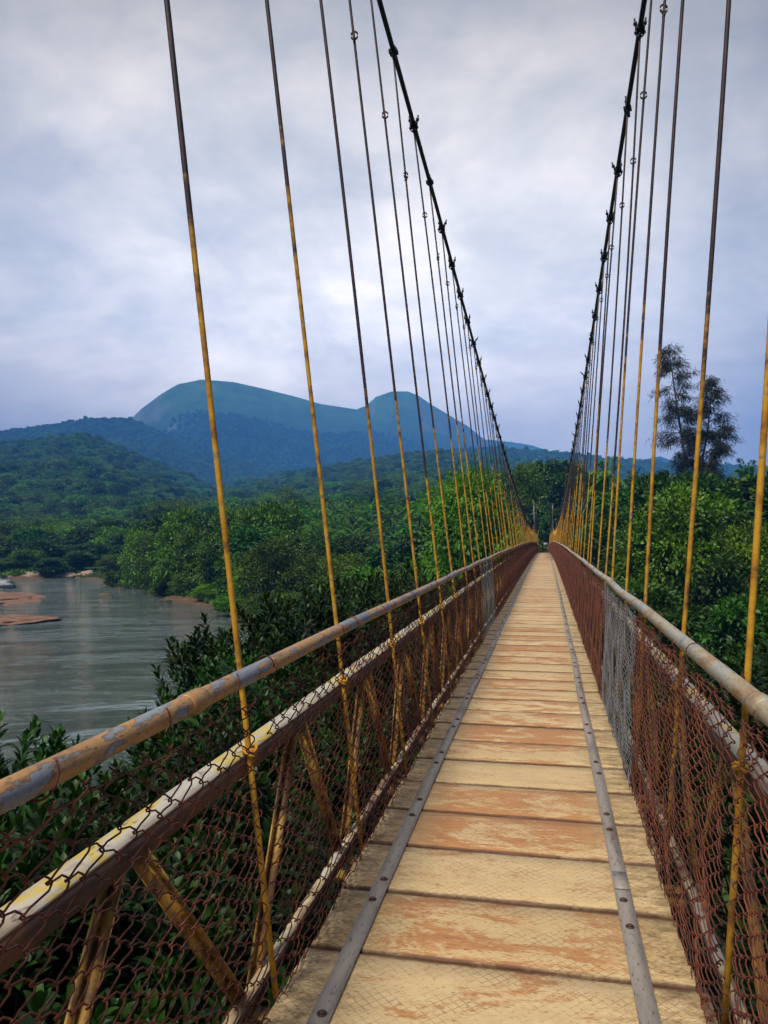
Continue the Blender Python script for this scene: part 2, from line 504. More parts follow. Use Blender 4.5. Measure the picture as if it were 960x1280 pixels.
# grey runner strips with bolts
bolt_mb = MB()
bolt_mb.tube([(0, 0, 0), (0, 0, 0.003)], 0.016, 10)
bolt_mb.tube([(0, 0, 0.003), (0, 0, 0.008), (0, 0, 0.010)], [0.0105, 0.0105, 0.006], 6)
bolt_me = bolt_mb.mesh('bolt', M['bolt'])
for o in (-0.485, 0.465):
    b = MB(); ys = np.arange(-1.5, YEND, 0.225)
    wob = np.interp(ys, np.arange(-2, YEND + 2, 2.2), rng.uniform(-.007, .007, len(np.arange(-2, YEND + 2, 2.2))))
    rr = []
    for y, w in zip(ys, wob):
        rr.append(np.array([bp(y, o + w + a, h) for a, h in ((-.031, .010), (.031, .010), (.031, .004), (-.031, .004))]))
    b.sweep(rr)
    # lap joints of the flat bar
    for yj in np.arange(3.3 if o > 0 else 2.1, 60, 5.6):
        b.box(bp(yj, o + float(np.interp(yj, ys, wob)), 0.0125), (0.058, .16, .005))
    st = bpart('runner_strip', b, M['strip'])
    for k in range(-4, 45):
        y = PL_0 + PL_P * k + (0.10 if k % 2 else 0.33) + random.uniform(-.03, .03)
        p = bp(y, o + float(np.interp(y, ys, wob)) + random.uniform(-.006, .006), 0.010)
        bobj('bolt', bolt_me, p, (0, 0, random.random()), st)

# handrails
for s in (-1, 1):
    b = MB()
    ys = np.arange(-2.2, YEND + .01, BAY / 3)
    jit = np.interp(ys, HY, rng.uniform(-.012, .012, len(HY)) * np.clip(HY / 15, .25, 1.6))
    jx = np.interp(ys, HY, rng.uniform(-.008, .008, len(HY)))
    P = np.array([bp(y, s * ((.705 if s < 0 else .69) + x), 1.0 + j) for y, j, x in zip(ys, jit, jx)])
    b.tube(P, 0.027, 14)
    rail = bpart('handrail', b, M['rail'] if s < 0 else M['rail_pale'], smooth=True)
    for yj in np.arange(1.83 if s < 0 else 2.06, 60, 5.8):
        c = MB()
        i = [np.array([np.interp(y, ys, P[:, d]) for d in range(3)]) for y in (yj - .05, yj - .045, yj - .02, yj, yj + .02, yj + .045)]
        c.tube(i, [.0282, .031, .0315, .0295, .0315, .0285], 14)
        bpart('coupling', c, M['rail'] if s < 0 else M['rail_pale'], None, True).parent = rail

# chords of the side trusses (angle irons)
def leg_sweep(b, ys, o, h, s, wt, ht, th=0.006):
    b.sweep([np.array([bp(y, s * (o + a), h + c) for a, c in ((0.001, -th - .0005), (th, -th - .0005), (th, -ht), (0.001, -ht))]) for y in ys])


def angle_sweep(b, ys, o, h, s, wt, ht, th=0.006):
    """top flange reaching outward from o, leg hanging down at o"""
    b.sweep([np.array([bp(y, s * (o + a), h + c) for a, c in ((0, 0), (wt, 0), (wt, -th), (0, -th))]) for y in ys])


for s in (-1, 1):
    ys = np.arange(-2, YEND, BAY / 2)
    b = MB(); angle_sweep(b, ys, 0.748, 0.735, s, 0.072, 0.066); mc = bpart('middle_chord', b, M['chord'])
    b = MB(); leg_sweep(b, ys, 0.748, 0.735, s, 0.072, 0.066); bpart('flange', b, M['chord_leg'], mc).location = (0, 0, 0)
    b = MB(); angle_sweep(b, ys, 0.708, 0.015, s, 0.036, 0.055); mc = bpart('bottom_chord', b, M['chord_low'])
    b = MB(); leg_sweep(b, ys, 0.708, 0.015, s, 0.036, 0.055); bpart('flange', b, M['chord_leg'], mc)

# braces, cross beams
def bar(b, p, q, w, d):
    p, q = Vector(p), Vector(q)
    z = (q - p).normalized()
    x = Vector((0, 1, 0)).cross(z).normalized()
    y = z.cross(x)
    m = Matrix((x, y, z)).transposed()
    b.box((p + q) / 2, (d, w, (q - p).length), m)
    # second leg of the angle
    b.box((p + q) / 2 + x * (w * .5) * (1 if x.x > 0 else 1) + y * (w * .5 - d * .5), (w - d, d * .96, (q - p).length * .998), m)


fb = MB()
cnt = 0
for k in range(len(HY) - 1):
    for s in (-1, 1):
        ya, ym, yb = HY[k] + .04, HY[k] + BAY / 2, HY[k + 1] - .04
        far_ = not (3 - 1 <= k <= 3 + 24)
        for y0, y1 in ((ya + .06, ym - .05), (yb + .06, ym + .05)):
            b = fb if far_ else MB()
            bar(b, bp(y0, s * .765, -.03), bp(y1, s * .775, .68), .036, .006)
            if not far_: bpart('brace', b, M['brace'])
tag(bpart('brace', fb, M['brace']), kind='stuff')
fb = MB()
for k, y in enumerate(HY):
    b = MB() if k < 40 else fb
    b.box(bp(y, 0, -.105) , (1.62, .06, .045))
    for s in (-1, 1):
        b.box(bp(y + .03, s * .715, -.06), (.16, .07, .008))
    if k < 40: bpart('cross_beam', b, M['brace'])
tag(bpart('cross_beam', fb, M['brace']), kind='stuff')

# main cables
for s in (-1, 1):
    ys = np.arange(-2.0, YEND + .6, 1.1)
    P = np.stack([cx(ys) + s * cable_off(ys, s), ys, cable_h(ys)], -1)
    b = MB(); b.tube(P, 0.026, 8)
    # strands laid round the rope, so that it does not read as a bar
    for q in range(5):
        yf = np.arange(-2.0, 40, .06)
        ph = yf * 9 + q * 2 * math.pi / 5
        Pf = np.stack([cx(yf) + s * cable_off(yf, s) + .017 * np.cos(ph), yf, cable_h(yf) + .017 * np.sin(ph)], -1)
        b.tube(Pf, .0085, 4)
    bpart('main_cable', b, M['cable'], smooth=True)

# hanger rods, with the clamp on the cable and the eye where two rods hook together
def clamp_mesh(open_):
    c = MB()
    c.box((0, 0, -.012), (.062, .075, .05), bevel=.006)
    c.box((0, 0, -.062), (.026, .030, .06))
    for q in (-1, 1):
        lean = .05 * q if open_ else .012 * q
        c.tube([(q * .033, 0, -.04), (q * .036, 0, .03), (q * .036 + lean, 0, .095)], .0085, 6)
        c.tube([(q * .036 + lean * .25, 0, .034), (q * .036 + lean * .45, 0, .056)], .018, 6)
        c.tube([(q * .033, 0, -.052), (q * .033, 0, -.036)], .017, 6)
    th = np.linspace(0, math.pi, 9)
    c.tube(np.stack([.036 * np.cos(th), 0 * th, -.04 - .05 * np.sin(th)], -1), .008, 5)
    return c.mesh('cable_clamp', M['cable'])


clamps = [clamp_mesh(False), clamp_mesh(True)]
em = MB()
th = np.linspace(0, 2 * math.pi, 15)[:-1]
em.tube(np.stack([.026 * np.cos(th), 0 * th, .045 + .030 * np.sin(th)], -1), .0075, 6, closed=True)
em.tube(np.stack([0 * th, .020 * np.cos(th), .008 + .024 * np.sin(th)], -1), .0070, 6, closed=True)
eye_me = em.mesh('eye_link', M['dark_steel'], True)
stuff = MB()
nh = 0
order = [k for k in range(len(HY)) if HY[k] > -2]
for k in order:
    y = HY[k]
    for s in (-1, 1):
        yr = y + (.13 if s > 0 else 0)
        yt = yr - .036 * (float(cable_h(yr)) - float(deck(yr)) - 1)
        top = np.array([float(cx(yt)) + s * float(cable_off(yt, s)), yt, float(cable_h(yt)) - .06])
        bot = bp(yr + .05, s * (.642 if s < 0 else .668), -.10)
        d = (top - bot)
        ln = np.linalg.norm(d)
        nseg = max(3, int(ln / .45))
        ts = np.linspace(0, 1, nseg + 1)
        bow = np.sin(ts * math.pi) * random.uniform(-.03, .034) * min(1, ln / 4)
        P = bot + d * ts[:, None]
        P[:, 0] += s * bow; P[:, 1] += bow * random.uniform(-1, 1)
        parts = nh < 100
        b = MB() if parts else stuff
        b.tube(P, .0100, 8 if y < 12 else 5)
        if parts:
            # thread nut and wire loop at the middle chord
            if y < 20:
                th2 = np.linspace(0, 2 * math.pi, 11)[:-1]
                q = bot + d * ((.842) / (d[2]))
                for dz_ in (0, .011):
                    b.tube(np.stack([q[0] + .022 * np.cos(th2), q[1] + .02 * np.sin(th2), q[2] - .0 + dz_ + .008 * np.sin(th2 * 2)], -1), .005, 5, closed=True)
                b.box(q + np.array([0, 0, .004]), (.034, .034, .016))
            h = bpart('hanger', b, M['hanger'], smooth=True)
            o = link('cable_clamp', clamps[1 if random.random() < .14 else 0], h); o.scale = (1.15, 1.15, 1.15)
            o.location = Vector(top + np.array([0, 0, .062]) - BO)
            o.rotation_euler = (math.atan(2 * .00119 * (y - 66)), random.uniform(-.15, .15), random.choice([0, 0, 0, .5, 1.4]) * (1 if random.random() < .35 else 0))
            eh = min(5.22 + random.uniform(-.05, .05), top[2] - .5)
            if top[2] > 4.0:
                q = bot + d * ((eh - bot[2]) / d[2])
                e = link('eye_link', eye_me, h)
                tt = (eh - bot[2]) / d[2]
                q = np.array([np.interp(tt, ts, P[:, i]) for i in range(3)])
                e.location = Vector(q - BO)
                e.rotation_euler = (0, 0, random.uniform(-.9, .9))
        else:
            b.box(top + np.array([0, 0, .06]), (.07, .07, .09))
        nh += 1
tag(bpart('hanger', stuff, M['hanger']), kind='stuff')

# chain link sides: one panel per bay, three weaves, all sharing their meshes
def chain_panel(seed, s, mat, sides):
    g = np.random.default_rng(seed)
    w, p = (0.053, 0.056) if s < 0 else (0.044, 0.050)
    nw = int(round(BAY / w)); w = BAY / nw
    slope_w, ht = 0.085, 0.985
    b = MB()
    nv = int(ht / (p / 2))
    sag = g.uniform(-.5, .5, 4)
    def surf(u, v, off):
        bul = .012 * math.sin(math.pi * v / ht) * (1 + sag[0] * math.sin(u * 5 + sag[1] * 6)) + .009 * math.sin(u * 9 + v * 7 + sag[2] * 9) + .006 * math.sin(v * 19 - u * 13 + sag[0] * 9)
        o = .634 + slope_w * .60 * v / ht * .82 - abs(bul) * .8 + off
        uu = u + .010 * math.sin(v * 9 + sag[3] * 9 + u * 4) + .005 * math.sin(v * 23 + u * 11 + sag[1] * 9)
        return (s * o, uu, v - .03 + .009 * math.sin(u * 11 + sag[1] * 5 + v * 3) + .005 * math.sin(u * 27 + v * 8))
    for i in range(nw):
        pts = []
        uc = (i + .5) * w
        for j in range(nv + 1):
            sg = 1 if (i + j) % 2 else -1
            v = j * p / 2
            jit = g.uniform(-.002, .002)
            fr = .0075
            # a flattened spiral: climb in front, turn at the bend, come back behind
            pts.append(surf(uc + sg * (w / 2 - .0075) + jit, v - .0105, -fr * sg * .95))
            pts.append(surf(uc + sg * (w / 2 + .0005) + jit, v - .0035, -fr * sg * .6))
            pts.append(surf(uc + sg * (w / 2 + .0035) + jit, v + .0, 0))
            pts.append(surf(uc + sg * (w / 2 + .0005) + jit, v + .0035, fr * sg * .6))
            pts.append(surf(uc + sg * (w / 2 - .0075) + jit, v + .0105, fr * sg * .95))
        b.tube(pts, .0022, sides, caps=False)
    # tie rings round the handrail
    th = np.linspace(0, 2 * math.pi, 15)[:-1]
    for u in (.18 + g.uniform(-.1, .06), .55 + g.uniform(-.1, .1), .90 + g.uniform(-.06, .1)):
        a0, a1 = (math.pi * .95, math.pi * 2.25) if g.random() < .75 else (0, math.pi * 2.2)
        th = np.linspace(a0, a1, 14)
        lean = g.uniform(-.012, .012)
        rr_ = .0305 + np.linspace(0, .012, 14) * g.uniform(.4, 1.2)
        b.tube(np.stack([s * (.705 if s < 0 else .69) + rr_ * np.cos(th), u + lean * np.sin(th) + np.linspace(0, .008, 14), .998 + rr_ * 1.12 * np.sin(th)], -1), .0024, 5)
    # selvedge wires
    for v in (0.02, ht - .02):
        b.tube([surf(u, v, -.003) for u in np.linspace(0, BAY, 12)], .0022, 4, caps=False)
    return b.mesh('mesh_panel', mat, True)


pan = {}
for s in (-1, 1):
    for mt in ('rust_wire', 'galv_wire'):
        for v in range(3 if mt == 'rust_wire' else 1):
            pan[(s, mt, v)] = chain_panel(11 * v + s + 3, s, M[mt], 5)
GALV_R = {3 + 2, 3 + 3}
GALV_L = {3 + 7, 3 + 8}
fb = MB()
npan = 0
for k in range(len(HY) - 1):
    y = HY[k]
    if y < -1.3: continue
    sl = math.atan2(float(deck(HY[k + 1]) - deck(y)), BAY)
    for s in (-1, 1):
        gal = (k in GALV_R and s > 0) or (k in GALV_L and s < 0)
        mt = 'galv_wire' if gal else 'rust_wire'
        me = pan[(s, mt, 0 if gal else random.randrange(3))]
        if npan < 100:
            o = bobj('mesh_panel', me, (float(cx(y)), y, float(deck(y))), (sl, 0, 0))
            if gal: o['label'] = 'silvery galvanised mesh panel between rusty ones'
        else:
            V = np.empty(len(me.vertices) * 3, np.float32); me.vertices.foreach_get('co', V)
            V = V.reshape(-1, 3) + np.array([float(cx(y)), y, 0]); V[:, 2] += deck(V[:, 1])
            # keep every other wire of the farthest panels
            Q = np.array([list(p.vertices) for p in me.polygons if len(p.vertices) == 4])
            fb.add(V, Q)
        npan += 1
tag(bpart('mesh_panel', fb, M['rust_wire']), kind='stuff')

# the far tower: two slim posts carrying the cables
b = MB()
for s in (-1, 1):
    y = YEND + .6
    p = np.array([float(cx(y)) + s * float(cable_off(y, s)), y, 0])
    b.tube([(p[0] - s * .45, y + .3, -3), (p[0], y, 8.0)], [.13, .09], 10)
    b.box((p[0], y, 8.02), (.34, .34, .06))
bpart('tower_post', b, M['tower'])

# ------------------------------------------------------------------ river, ground
WATER = -8.0


def wpt(px, py):
    """point of the river surface seen at a photo pixel"""
    d = (EYE - WATER) * 960 / (py - HOR)
    v = at(px, d, WATER)
    return (v.x, v.y)


shore = [wpt(*q) for q in ((-150, 722), (0, 722), (60, 722), (120, 723), (150, 729), (180, 737), (215, 747), (270, 757), (290, 772), (400, 790), (520, 800))]
river = np.array(shore + [(-4, 60), (-1, 45), (-1, 32), (-5, 22), (-6, 10), (-7, 0), (-9, -40), (-330, -60), (-420, 60), (-330, 190)])


def river_sd(X, Y):
    """signed distance, positive on land"""
    P = np.stack([X, Y], -1)
    d = np.full(X.shape, 1e9); inside = np.zeros(X.shape, bool)
    n = len(river)
    for i in range(n):
        a, b = river[i], river[(i + 1) % n]
        ab = b - a
        t = np.clip(((P - a) @ ab) / (ab @ ab), 0, 1)
        d = np.minimum(d, np.linalg.norm(P - a - t[..., None] * ab, axis=-1))
        c = ((a[1] > Y) != (b[1] > Y)) & (X < (b[0] - a[0]) * (Y - a[1]) / (b[1] - a[1] + 1e-12) + a[0])
        inside ^= c
    return np.where(inside, -d, d)


def ground(X, Y):
    X = np.asarray(X, float); Y = np.asarray(Y, float)
    d = river_sd(X, Y)
    d = d + 1.6 * np.sin(X * .31 + 1.1 * np.sin(Y * .17)) + 1.2 * np.sin(Y * .23 + X * .11)
    land = WATER + np.clip(d * .28, 0, 1.1) + np.clip(d - 4, 0, 170) * .066
    land = land + .25 * np.sin(X * .21 + 2) * np.sin(Y * .19) * np.clip(d / 6, 0, 1)
    bed = WATER + np.clip(d * .25, -2.5, 0)
    # keep it clear of the deck
    near = np.exp(-((X / 14) ** 2))
    cap = -1.6 + 0.0 * X
    z = np.where(d > 0, land, bed)
    return np.where(Y < 140, np.minimum(z, cap * near + 1e3 * (1 - near) * 0 + np.where(near > .05, cap, 99)), z)


def g1(x, y): return float(ground(np.array([x]), np.array([y]))[0])


# ground sheet: rings fine near the camera, out past the horizon hills
th = np.linspace(0, 2 * math.pi, 361)
rr = np.concatenate([[0.5], np.geomspace(2, 420, 150), np.geomspace(450, 6900, 30)])
TH, RR = np.meshgrid(th, rr, indexing='xy')
X, Y = RR * np.sin(TH), RR * np.cos(TH)
Z = ground(X, Y)
n, m = X.shape
i = np.arange(n - 1)[:, None]; j = np.arange(m - 1)[None, :]
Q = np.stack([i * m + j, i * m + j + 1, (i + 1) * m + j + 1, (i + 1) * m + j], -1).reshape(-1, 4)


def ground_mat():
    m, nt, out = new_mat('bank_soil')
    g = pos(nt)
    sx = N(nt, 'ShaderNodeSeparateXYZ'); L(nt, g, sx.inputs[0])
    n1 = noise(nt, g, .22, 6, .6); n2 = noise(nt, g, 1.8, 5, .6)
    soil = ramp(nt, n2, [(0.3, (0.055, 0.035, 0.02)), (0.6, (0.13, 0.075, 0.04)), (0.8, (0.24, 0.16, 0.10))])
    green = ramp(nt, n2, [(0.3, (0.012, 0.030, 0.008)), (0.7, (0.045, 0.085, 0.018))])
    f = mapr(nt, math_(nt, 'ADD', sx.outputs[2], math_(nt, 'MULTIPLY', n1, 2.0)), -6.2, -5.4)
    principled(nt, out, mix(nt, f, soil, green), .95, 0, .2, n2, .8, .15)
    return m


g = link('ground', np_mesh('ground', np.stack([X, Y, Z], -1).reshape(-1, 3), Q, ground_mat(), True))
g['kind'] = 'structure'


def water_mat():
    m, nt, out = new_mat('river_water')
    g = pos(nt)
    mp = N(nt, 'ShaderNodeMapping'); L(nt, g, mp.inputs[0])
    mp.inputs['Rotation'].default_value = (0, 0, R(-28))
    n1 = noise(nt, vscale(nt, mp.outputs[0], (.55, .62, 1)), .42, 3, .5, .7)
    n2 = noise(nt, vscale(nt, mp.outputs[0], (.6, 1.2, 1)), 1.1, 3, .55, .4)
    nc = noise(nt, vscale(nt, mp.outputs[0], (.30, 1.0, 1)), .16, 8, .68, 1.0)
    nb = noise(nt, vscale(nt, mp.outputs[0], (.5, 1.0, 1)), .022, 3, .5, .5)
    calm = mapr(nt, math_(nt, 'ADD', nc, math_(nt, 'MULTIPLY', math_(nt, 'SUBTRACT', nb, .5), .8)), .36, .56, .22, 1.0)
    h = math_(nt, 'MULTIPLY', math_(nt, 'ADD', n1, math_(nt, 'MULTIPLY', n2, .5)), calm)
    p = principled(nt, out, (0.075, 0.100, 0.086), .045, 0, .6, h, 1.0, 1.35)
    p.inputs['IOR'].default_value = 1.33
    return m


wx = np.concatenate([np.linspace(-700, -40, 10), np.linspace(-30, 40, 8)])
wy = np.linspace(-300, 420, 20)
WX, WY = np.meshgrid(wx, wy)
n, m = WX.shape
i = np.arange(n - 1)[:, None]; j = np.arange(m - 1)[None, :]
Q = np.stack([i * m + j, i * m + j + 1, (i + 1) * m + j + 1, (i + 1) * m + j], -1).reshape(-1, 4)
w = link('river_water', np_mesh('river_water', np.stack([WX, WY, WX * 0 + WATER], -1).reshape(-1, 3), Q, water_mat(), True))
w['kind'] = 'structure'


def lump(name, loc, size, mat, label, cat, group=None, seed=0, kind=None, nu=40, rz=0):
    """a weathered rock or low bar lying in the water"""
    nv = nu // 2
    U, V_ = np.meshgrid(np.linspace(0, 2 * math.pi, nu, endpoint=False), np.linspace(0, math.pi, nv))
    D = np.stack([np.sin(V_) * np.cos(U), np.sin(V_) * np.sin(U), np.cos(V_)], -1).reshape(-1, 3)
    k = 1 + .30 * value_noise(D, 2.2, seed) + .16 * value_noise(D, 7, seed + 1) + .05 * value_noise(D, 23, seed + 2)
    P = D * k[:, None] * np.array(size) / 2
    i = np.arange(nv - 1)[:, None]; j = np.arange(nu)[None, :]
    Q = np.stack([i * nu + j, (i + 1) * nu + j, (i + 1) * nu + (j + 1) % nu, i * nu + (j + 1) % nu], -1).reshape(-1, 4)
    o = link(name, np_mesh(name, P, Q, mat, True), None, loc)
    o.rotation_euler = (0, 0, rz)
    tag(o, label, cat, group, kind)
    return o


x, y = wpt(-40, 748)
o = lump('sandbar', (x, y, WATER - .1), (23, 38, 1.3), M['sand'], None, None, None, 3, 'structure', 90, R(38))
x, y = wpt(-30, 775)
o = lump('sandbar', (x, y, WATER - .1), (17, 17, 1.0), M['sand'], None, None, None, 9, 'structure', 90, R(38))
x, y = wpt(134, 744)
lump('rock', (x, y, WATER + .05), (2.3, 1.8, .9), M['mossy_rock'], 'small mossy brown rock alone in the middle of the river', 'rock', None, 5)
x, y = wpt(206, 751)
lump('rock', (x, y, WATER + .0), (2.3, 1.5, .5), M['mossy_rock'], 'flat brown rock in the water just off the wooded right bank', 'rock', None, 6)
x, y = wpt(-2, 735)
lump('rock', (x, y, WATER + .3), (8, 9, 3.0), M['white_rock'], 'pale whitish boulder behind the red sandbar at the left edge', 'rock', None, 31)
for q, (px, sz) in enumerate(((36, 6), (72, 3.4), (82, 4.6), (96, 3), (108, 5.5), (118, 3.4), (-12, 6), (56, 2.6), (14, 4))):
    x, y = wpt(px, 722)
    lump('shore_rock', (x, y + 1.2, WATER + .35), (sz, sz * .7, sz * .48), M['rock'], 'tan boulder on the low far shore of the river', 'rock', 'tan boulders along the far shore', 20 + q, None, 24)

# ------------------------------------------------------------------ foliage
def unit(v): return v / (np.linalg.norm(v, axis=-1, keepdims=True) + 1e-9)


def cards(C, D, Nn, Ln, W, fold=.12):
    """leaf sprays: folded rhombs from base C along D"""
    D = unit(D); S = unit(np.cross(D, Nn)); U = np.cross(S, D)
    Ln = Ln[:, None]; W = W[:, None]
    a = C
    t = C + D * Ln - U * Ln * .10
    l = C + D * Ln * .5 + S * W * .5 + U * W * fold
    r = C + D * Ln * .5 - S * W * .5 + U * W * fold
    V = np.stack([a, l, t, r], 1).reshape(-1, 3)
    q = np.arange(len(C))[:, None] * 4
    T = np.concatenate([q + np.array([0, 2, 1]), q + np.array([0, 3, 2])])
    return V, T


def crown_mesh(name, mat, lobes, nclump, per, leaf, seed, flat=.55, droop=.15, clump=.42, up_bias=.35):
    g = np.random.default_rng(seed)
    lc = np.array([l[0] for l in lobes], float); lr = np.array([l[1] for l in lobes], float)
    w = (lr[:, 0] * lr[:, 2]); w = w / w.sum()
    k = g.choice(len(lobes), int(nclump * 1.7), p=w)
    d = g.normal(size=(len(k), 3)); d[:, 2] += up_bias; d = unit(d)
    rad = g.uniform(.62, 1.08, len(k))
    wob = 1 + .22 * value_noise(d + lc[k] * .7, 3.0, seed + 5)
    C = lc[k] + lr[k] * d * (rad * wob)[:, None]
    # thin out what is buried in other lobes
    buried = np.zeros(len(k), bool)
    for q in range(len(lobes)):
        e = np.linalg.norm((C - lc[q]) / lr[q], axis=1)
        buried |= (e < .58) & (q != k)
    idx = np.where(~buried)[0][:nclump]
    C, d, k = C[idx], d[idx], k[idx]
    lt = g.uniform(-.2, .2, len(lobes))
    ct = np.clip(.42 + lt[k] + .18 * g.normal(size=len(C)), 0, 1)
    n = len(C)
    P = np.repeat(C, per, 0); DD = np.repeat(d, per, 0)
    off = g.normal(size=(n * per, 3)) * clump * np.array([1, 1, flat])
    P = P + off
    D = DD * .8 + unit(off) * .9 + g.normal(size=P.shape) * .45
    D[:, 2] -= droop
    Nn = np.array([0, 0, .6]) + DD * 1.0 + g.normal(size=P.shape) * .36
    Ln = leaf * g.uniform(.6, 1.35, len(P)); W = Ln * g.uniform(.42, .62, len(P))
    V, T = cards(P, D, Nn, Ln, W)
    t = np.clip(np.repeat(ct, per) + g.normal(size=len(P)) * .14, 0, 1)
    return np_mesh(name, V, T, mat, False, {'tint': np.repeat(t, 4)})


def trunk_mesh(name, h, r, limbs, seed, mat=None):
    g = np.random.default_rng(seed)
    b = MB()
    zs = np.linspace(0, h, 8)
    P = np.stack([.04 * h * np.sin(zs / h * 2.3 + seed), .03 * h * np.sin(zs / h * 3 + seed * 2), zs], -1)
    P -= P[0]
    b.tube(P, np.linspace(r * 1.25, r * .5, 8), 8)
    for e in limbs:
        e = np.array(e, float)
        f = g.uniform(.45, .85)
        s0 = np.array([np.interp(f * h, zs, P[:, i]) for i in range(3)])
        ts = np.linspace(0, 1, 6)[:, None]
        mid = s0 * (1 - ts) + e * ts + np.array([0, 0, 1]) * (np.sin(ts * math.pi) * .12 * h * g.uniform(-.3, 1))
        b.tube(mid, np.linspace(r * .5, r * .12, 6), 6)
    return b.mesh(name, mat or M['bark'], True)


def random_lobes(seed, n, H, Rr, low=.35):
    g = np.random.default_rng(seed)
    out = [((0, 0, H * .68), (Rr * .62, Rr * .62, H * .26))]
    for q in range(n):
        a = q * 2.4 + g.uniform(-.5, .5)
        z = g.uniform(low, .86)
        rr_ = Rr * (1.02 - .55 * abs(z - .5) * 1.4) * g.uniform(.45, .72)
        sc = g.uniform(.22, .40) * Rr
        out.append(((rr_ * math.cos(a), rr_ * math.sin(a), H * z), (sc * 1.15, sc * 1.15, sc * g.uniform(.62, .9))))
    return out


# tree kinds, all about 12 m high
KIND = {}
def tree_kind(key, mat, seed, nl, H, Rr, nclump, per, leaf, **kw):
    lobes = random_lobes(seed, nl, H, Rr, kw.pop('low', .3))
    cm = crown_mesh('crown', M[mat], lobes, nclump, per, leaf, seed, **kw)
    tm = trunk_mesh('trunk', H * .62, .02 * H, [l[0] for l in lobes[1:9]], seed)
    KIND[key] = (tm, cm, H, Rr)


tree_kind('round', 'leaf_a', 3, 17, 12, 5.4, 620, 15, .62)
tree_kind('broad', 'leaf_a', 14, 22, 12, 6.6, 760, 14, .60, low=.22)
tree_kind('dark', 'leaf_b', 25, 16, 12, 4.8, 600, 14, .60)
tree_kind('tall', 'leaf_b', 36, 15, 12, 3.9, 420, 12, .80, low=.2, clump=.6, droop=.5)
tree_kind('bushy', 'leaf_c', 47, 24, 12, 5.6, 800, 17, .44, low=.10, clump=.5)
tree_kind('near_round', 'leaf_round', 58, 40, 12, 6.6, 1900, 15, .42, low=.2, clump=.36)
tree_kind('feather', 'leaf_bright', 69, 26, 12, 4.6, 1300, 16, .42, low=.12, droop=.55, clump=.5, flat=.8)


def place_tree(key, name, loc, H, Rw, rz, label, cat, group=None):
    tm, cm, h0, r0 = KIND[key]
    o = empty(name, loc, rz)
    o.scale = (Rw / r0, Rw / r0, H / h0)
    tag(o, label, cat, group)
    link('trunk', tm, o); c = link('crown', cm, o)
    return o, c


srcs = []
def tree_px(key, px, depth, ytop, wpx, label, group=None, name='broadleaf_tree', base=None):
    p = at(px, depth, 0)
    gz = g1(p.x, p.y) if base is None else base
    H = (zrow(ytop, depth) - gz) * 1.02
    o, c = place_tree(key, name, (p.x, p.y, gz - .1), max(H, 2.5), wpx / 2 * depth / 960, random.uniform(0, 6.28), label, 'tree', group)
    srcs.append(c)
    return o


# --- single trees the photograph tells apart
tree_px('feather', 588, 76, 577, 112, 'bright yellow-green feathery tree left of the bridge, the lightest crown of all', name='feathery_tree')
tree_px('feather', 636, 84, 655, 78, 'low bright green spray of foliage just behind the far left hangers', name='feathery_tree')
tree_px('near_round', 846, 52, 612, 150, 'full rounded light green tree right of the bridge below the tall wispy tree', name='round_tree')
tree_px('near_round', 968, 48, 655, 120, 'rounded tree cut by the right edge behind the nearest yellow rod', name='round_tree')
tree_px('bushy', 655, 165, 578, 70, 'lighter green tall tree straight beyond the far end of the bridge', name='broadleaf_tree')

DG = 'dark trees crowding the far end of the bridge'
DL = 'dark leafy tree in the shade around the far end of the bridge'
for px, d, yt, w in ((690, 190, 574, 90), (672, 172, 622, 60), (700, 150, 640, 54), (722, 160, 588, 80), (640, 150, 625, 60), (712, 122, 632, 60), (745, 130, 610, 80), (620, 170, 590, 70), (752, 105, 650, 70), (735, 90, 672, 60)):
    tree_px('dark', px, d, yt, w, DL, DG)
RG = 'dark trees right of the bridge'
RL = 'dark tree in the wood right of the bridge behind the rounded tree'
for px, d, yt, w in ((790, 95, 606, 100), (835, 80, 588, 100), (880, 74, 590, 110), (925, 80, 596, 100), (965, 86, 588, 100), (910, 62, 625, 90), (800, 70, 655, 90), (770, 80, 640, 70), (985, 70, 600, 110), (760, 62, 700, 60), (905, 46, 690, 90), (1010, 60, 640, 110)):
    tree_px('dark' if random.random() < .6 else 'tall', px, d, yt, w, RL, RG)
for px, d, yt, w in ((930, 32, 742, 120), (800, 42, 728, 100), (870, 36, 752, 110), (770, 48, 722, 80)):
    tree_px('dark', px, d, yt, w, 'low dark undergrowth tree below the rounded tree on the right', 'low dark trees on the right bank')

# --- right bank of the river, front row then the rows behind
FG = 'trees along the river bank'
FL = 'lush green tree overhanging the wooded right bank of the river'
for px, d, yt, w in ((176, 158, 662, 48), (196, 142, 668, 50), (216, 134, 652, 62), (246, 126, 660, 56), (272, 120, 668, 60), (300, 104, 690, 60), (316, 96, 706, 56), (342, 93, 672, 92), (378, 92, 690, 70), (404, 90, 712, 60), (430, 88, 690, 74), (460, 86, 706, 70), (492, 84, 712, 64), (524, 84, 698, 70), (552, 84, 690, 60), (290, 99, 742, 44), (330, 89, 738, 60), (372, 86, 738, 60), (232, 129, 716, 40), (262, 119, 728, 40), (205, 137, 722, 34), (150, 165, 712, 36), (168, 160, 716, 34)):
    tree_px(random.choice(['round', 'broad', 'bushy', 'bushy', 'round']), px, d, yt, w, FL, FG)
SG = 'taller trees behind the bank'
SL = 'taller tree rising in the wood behind the right river bank'
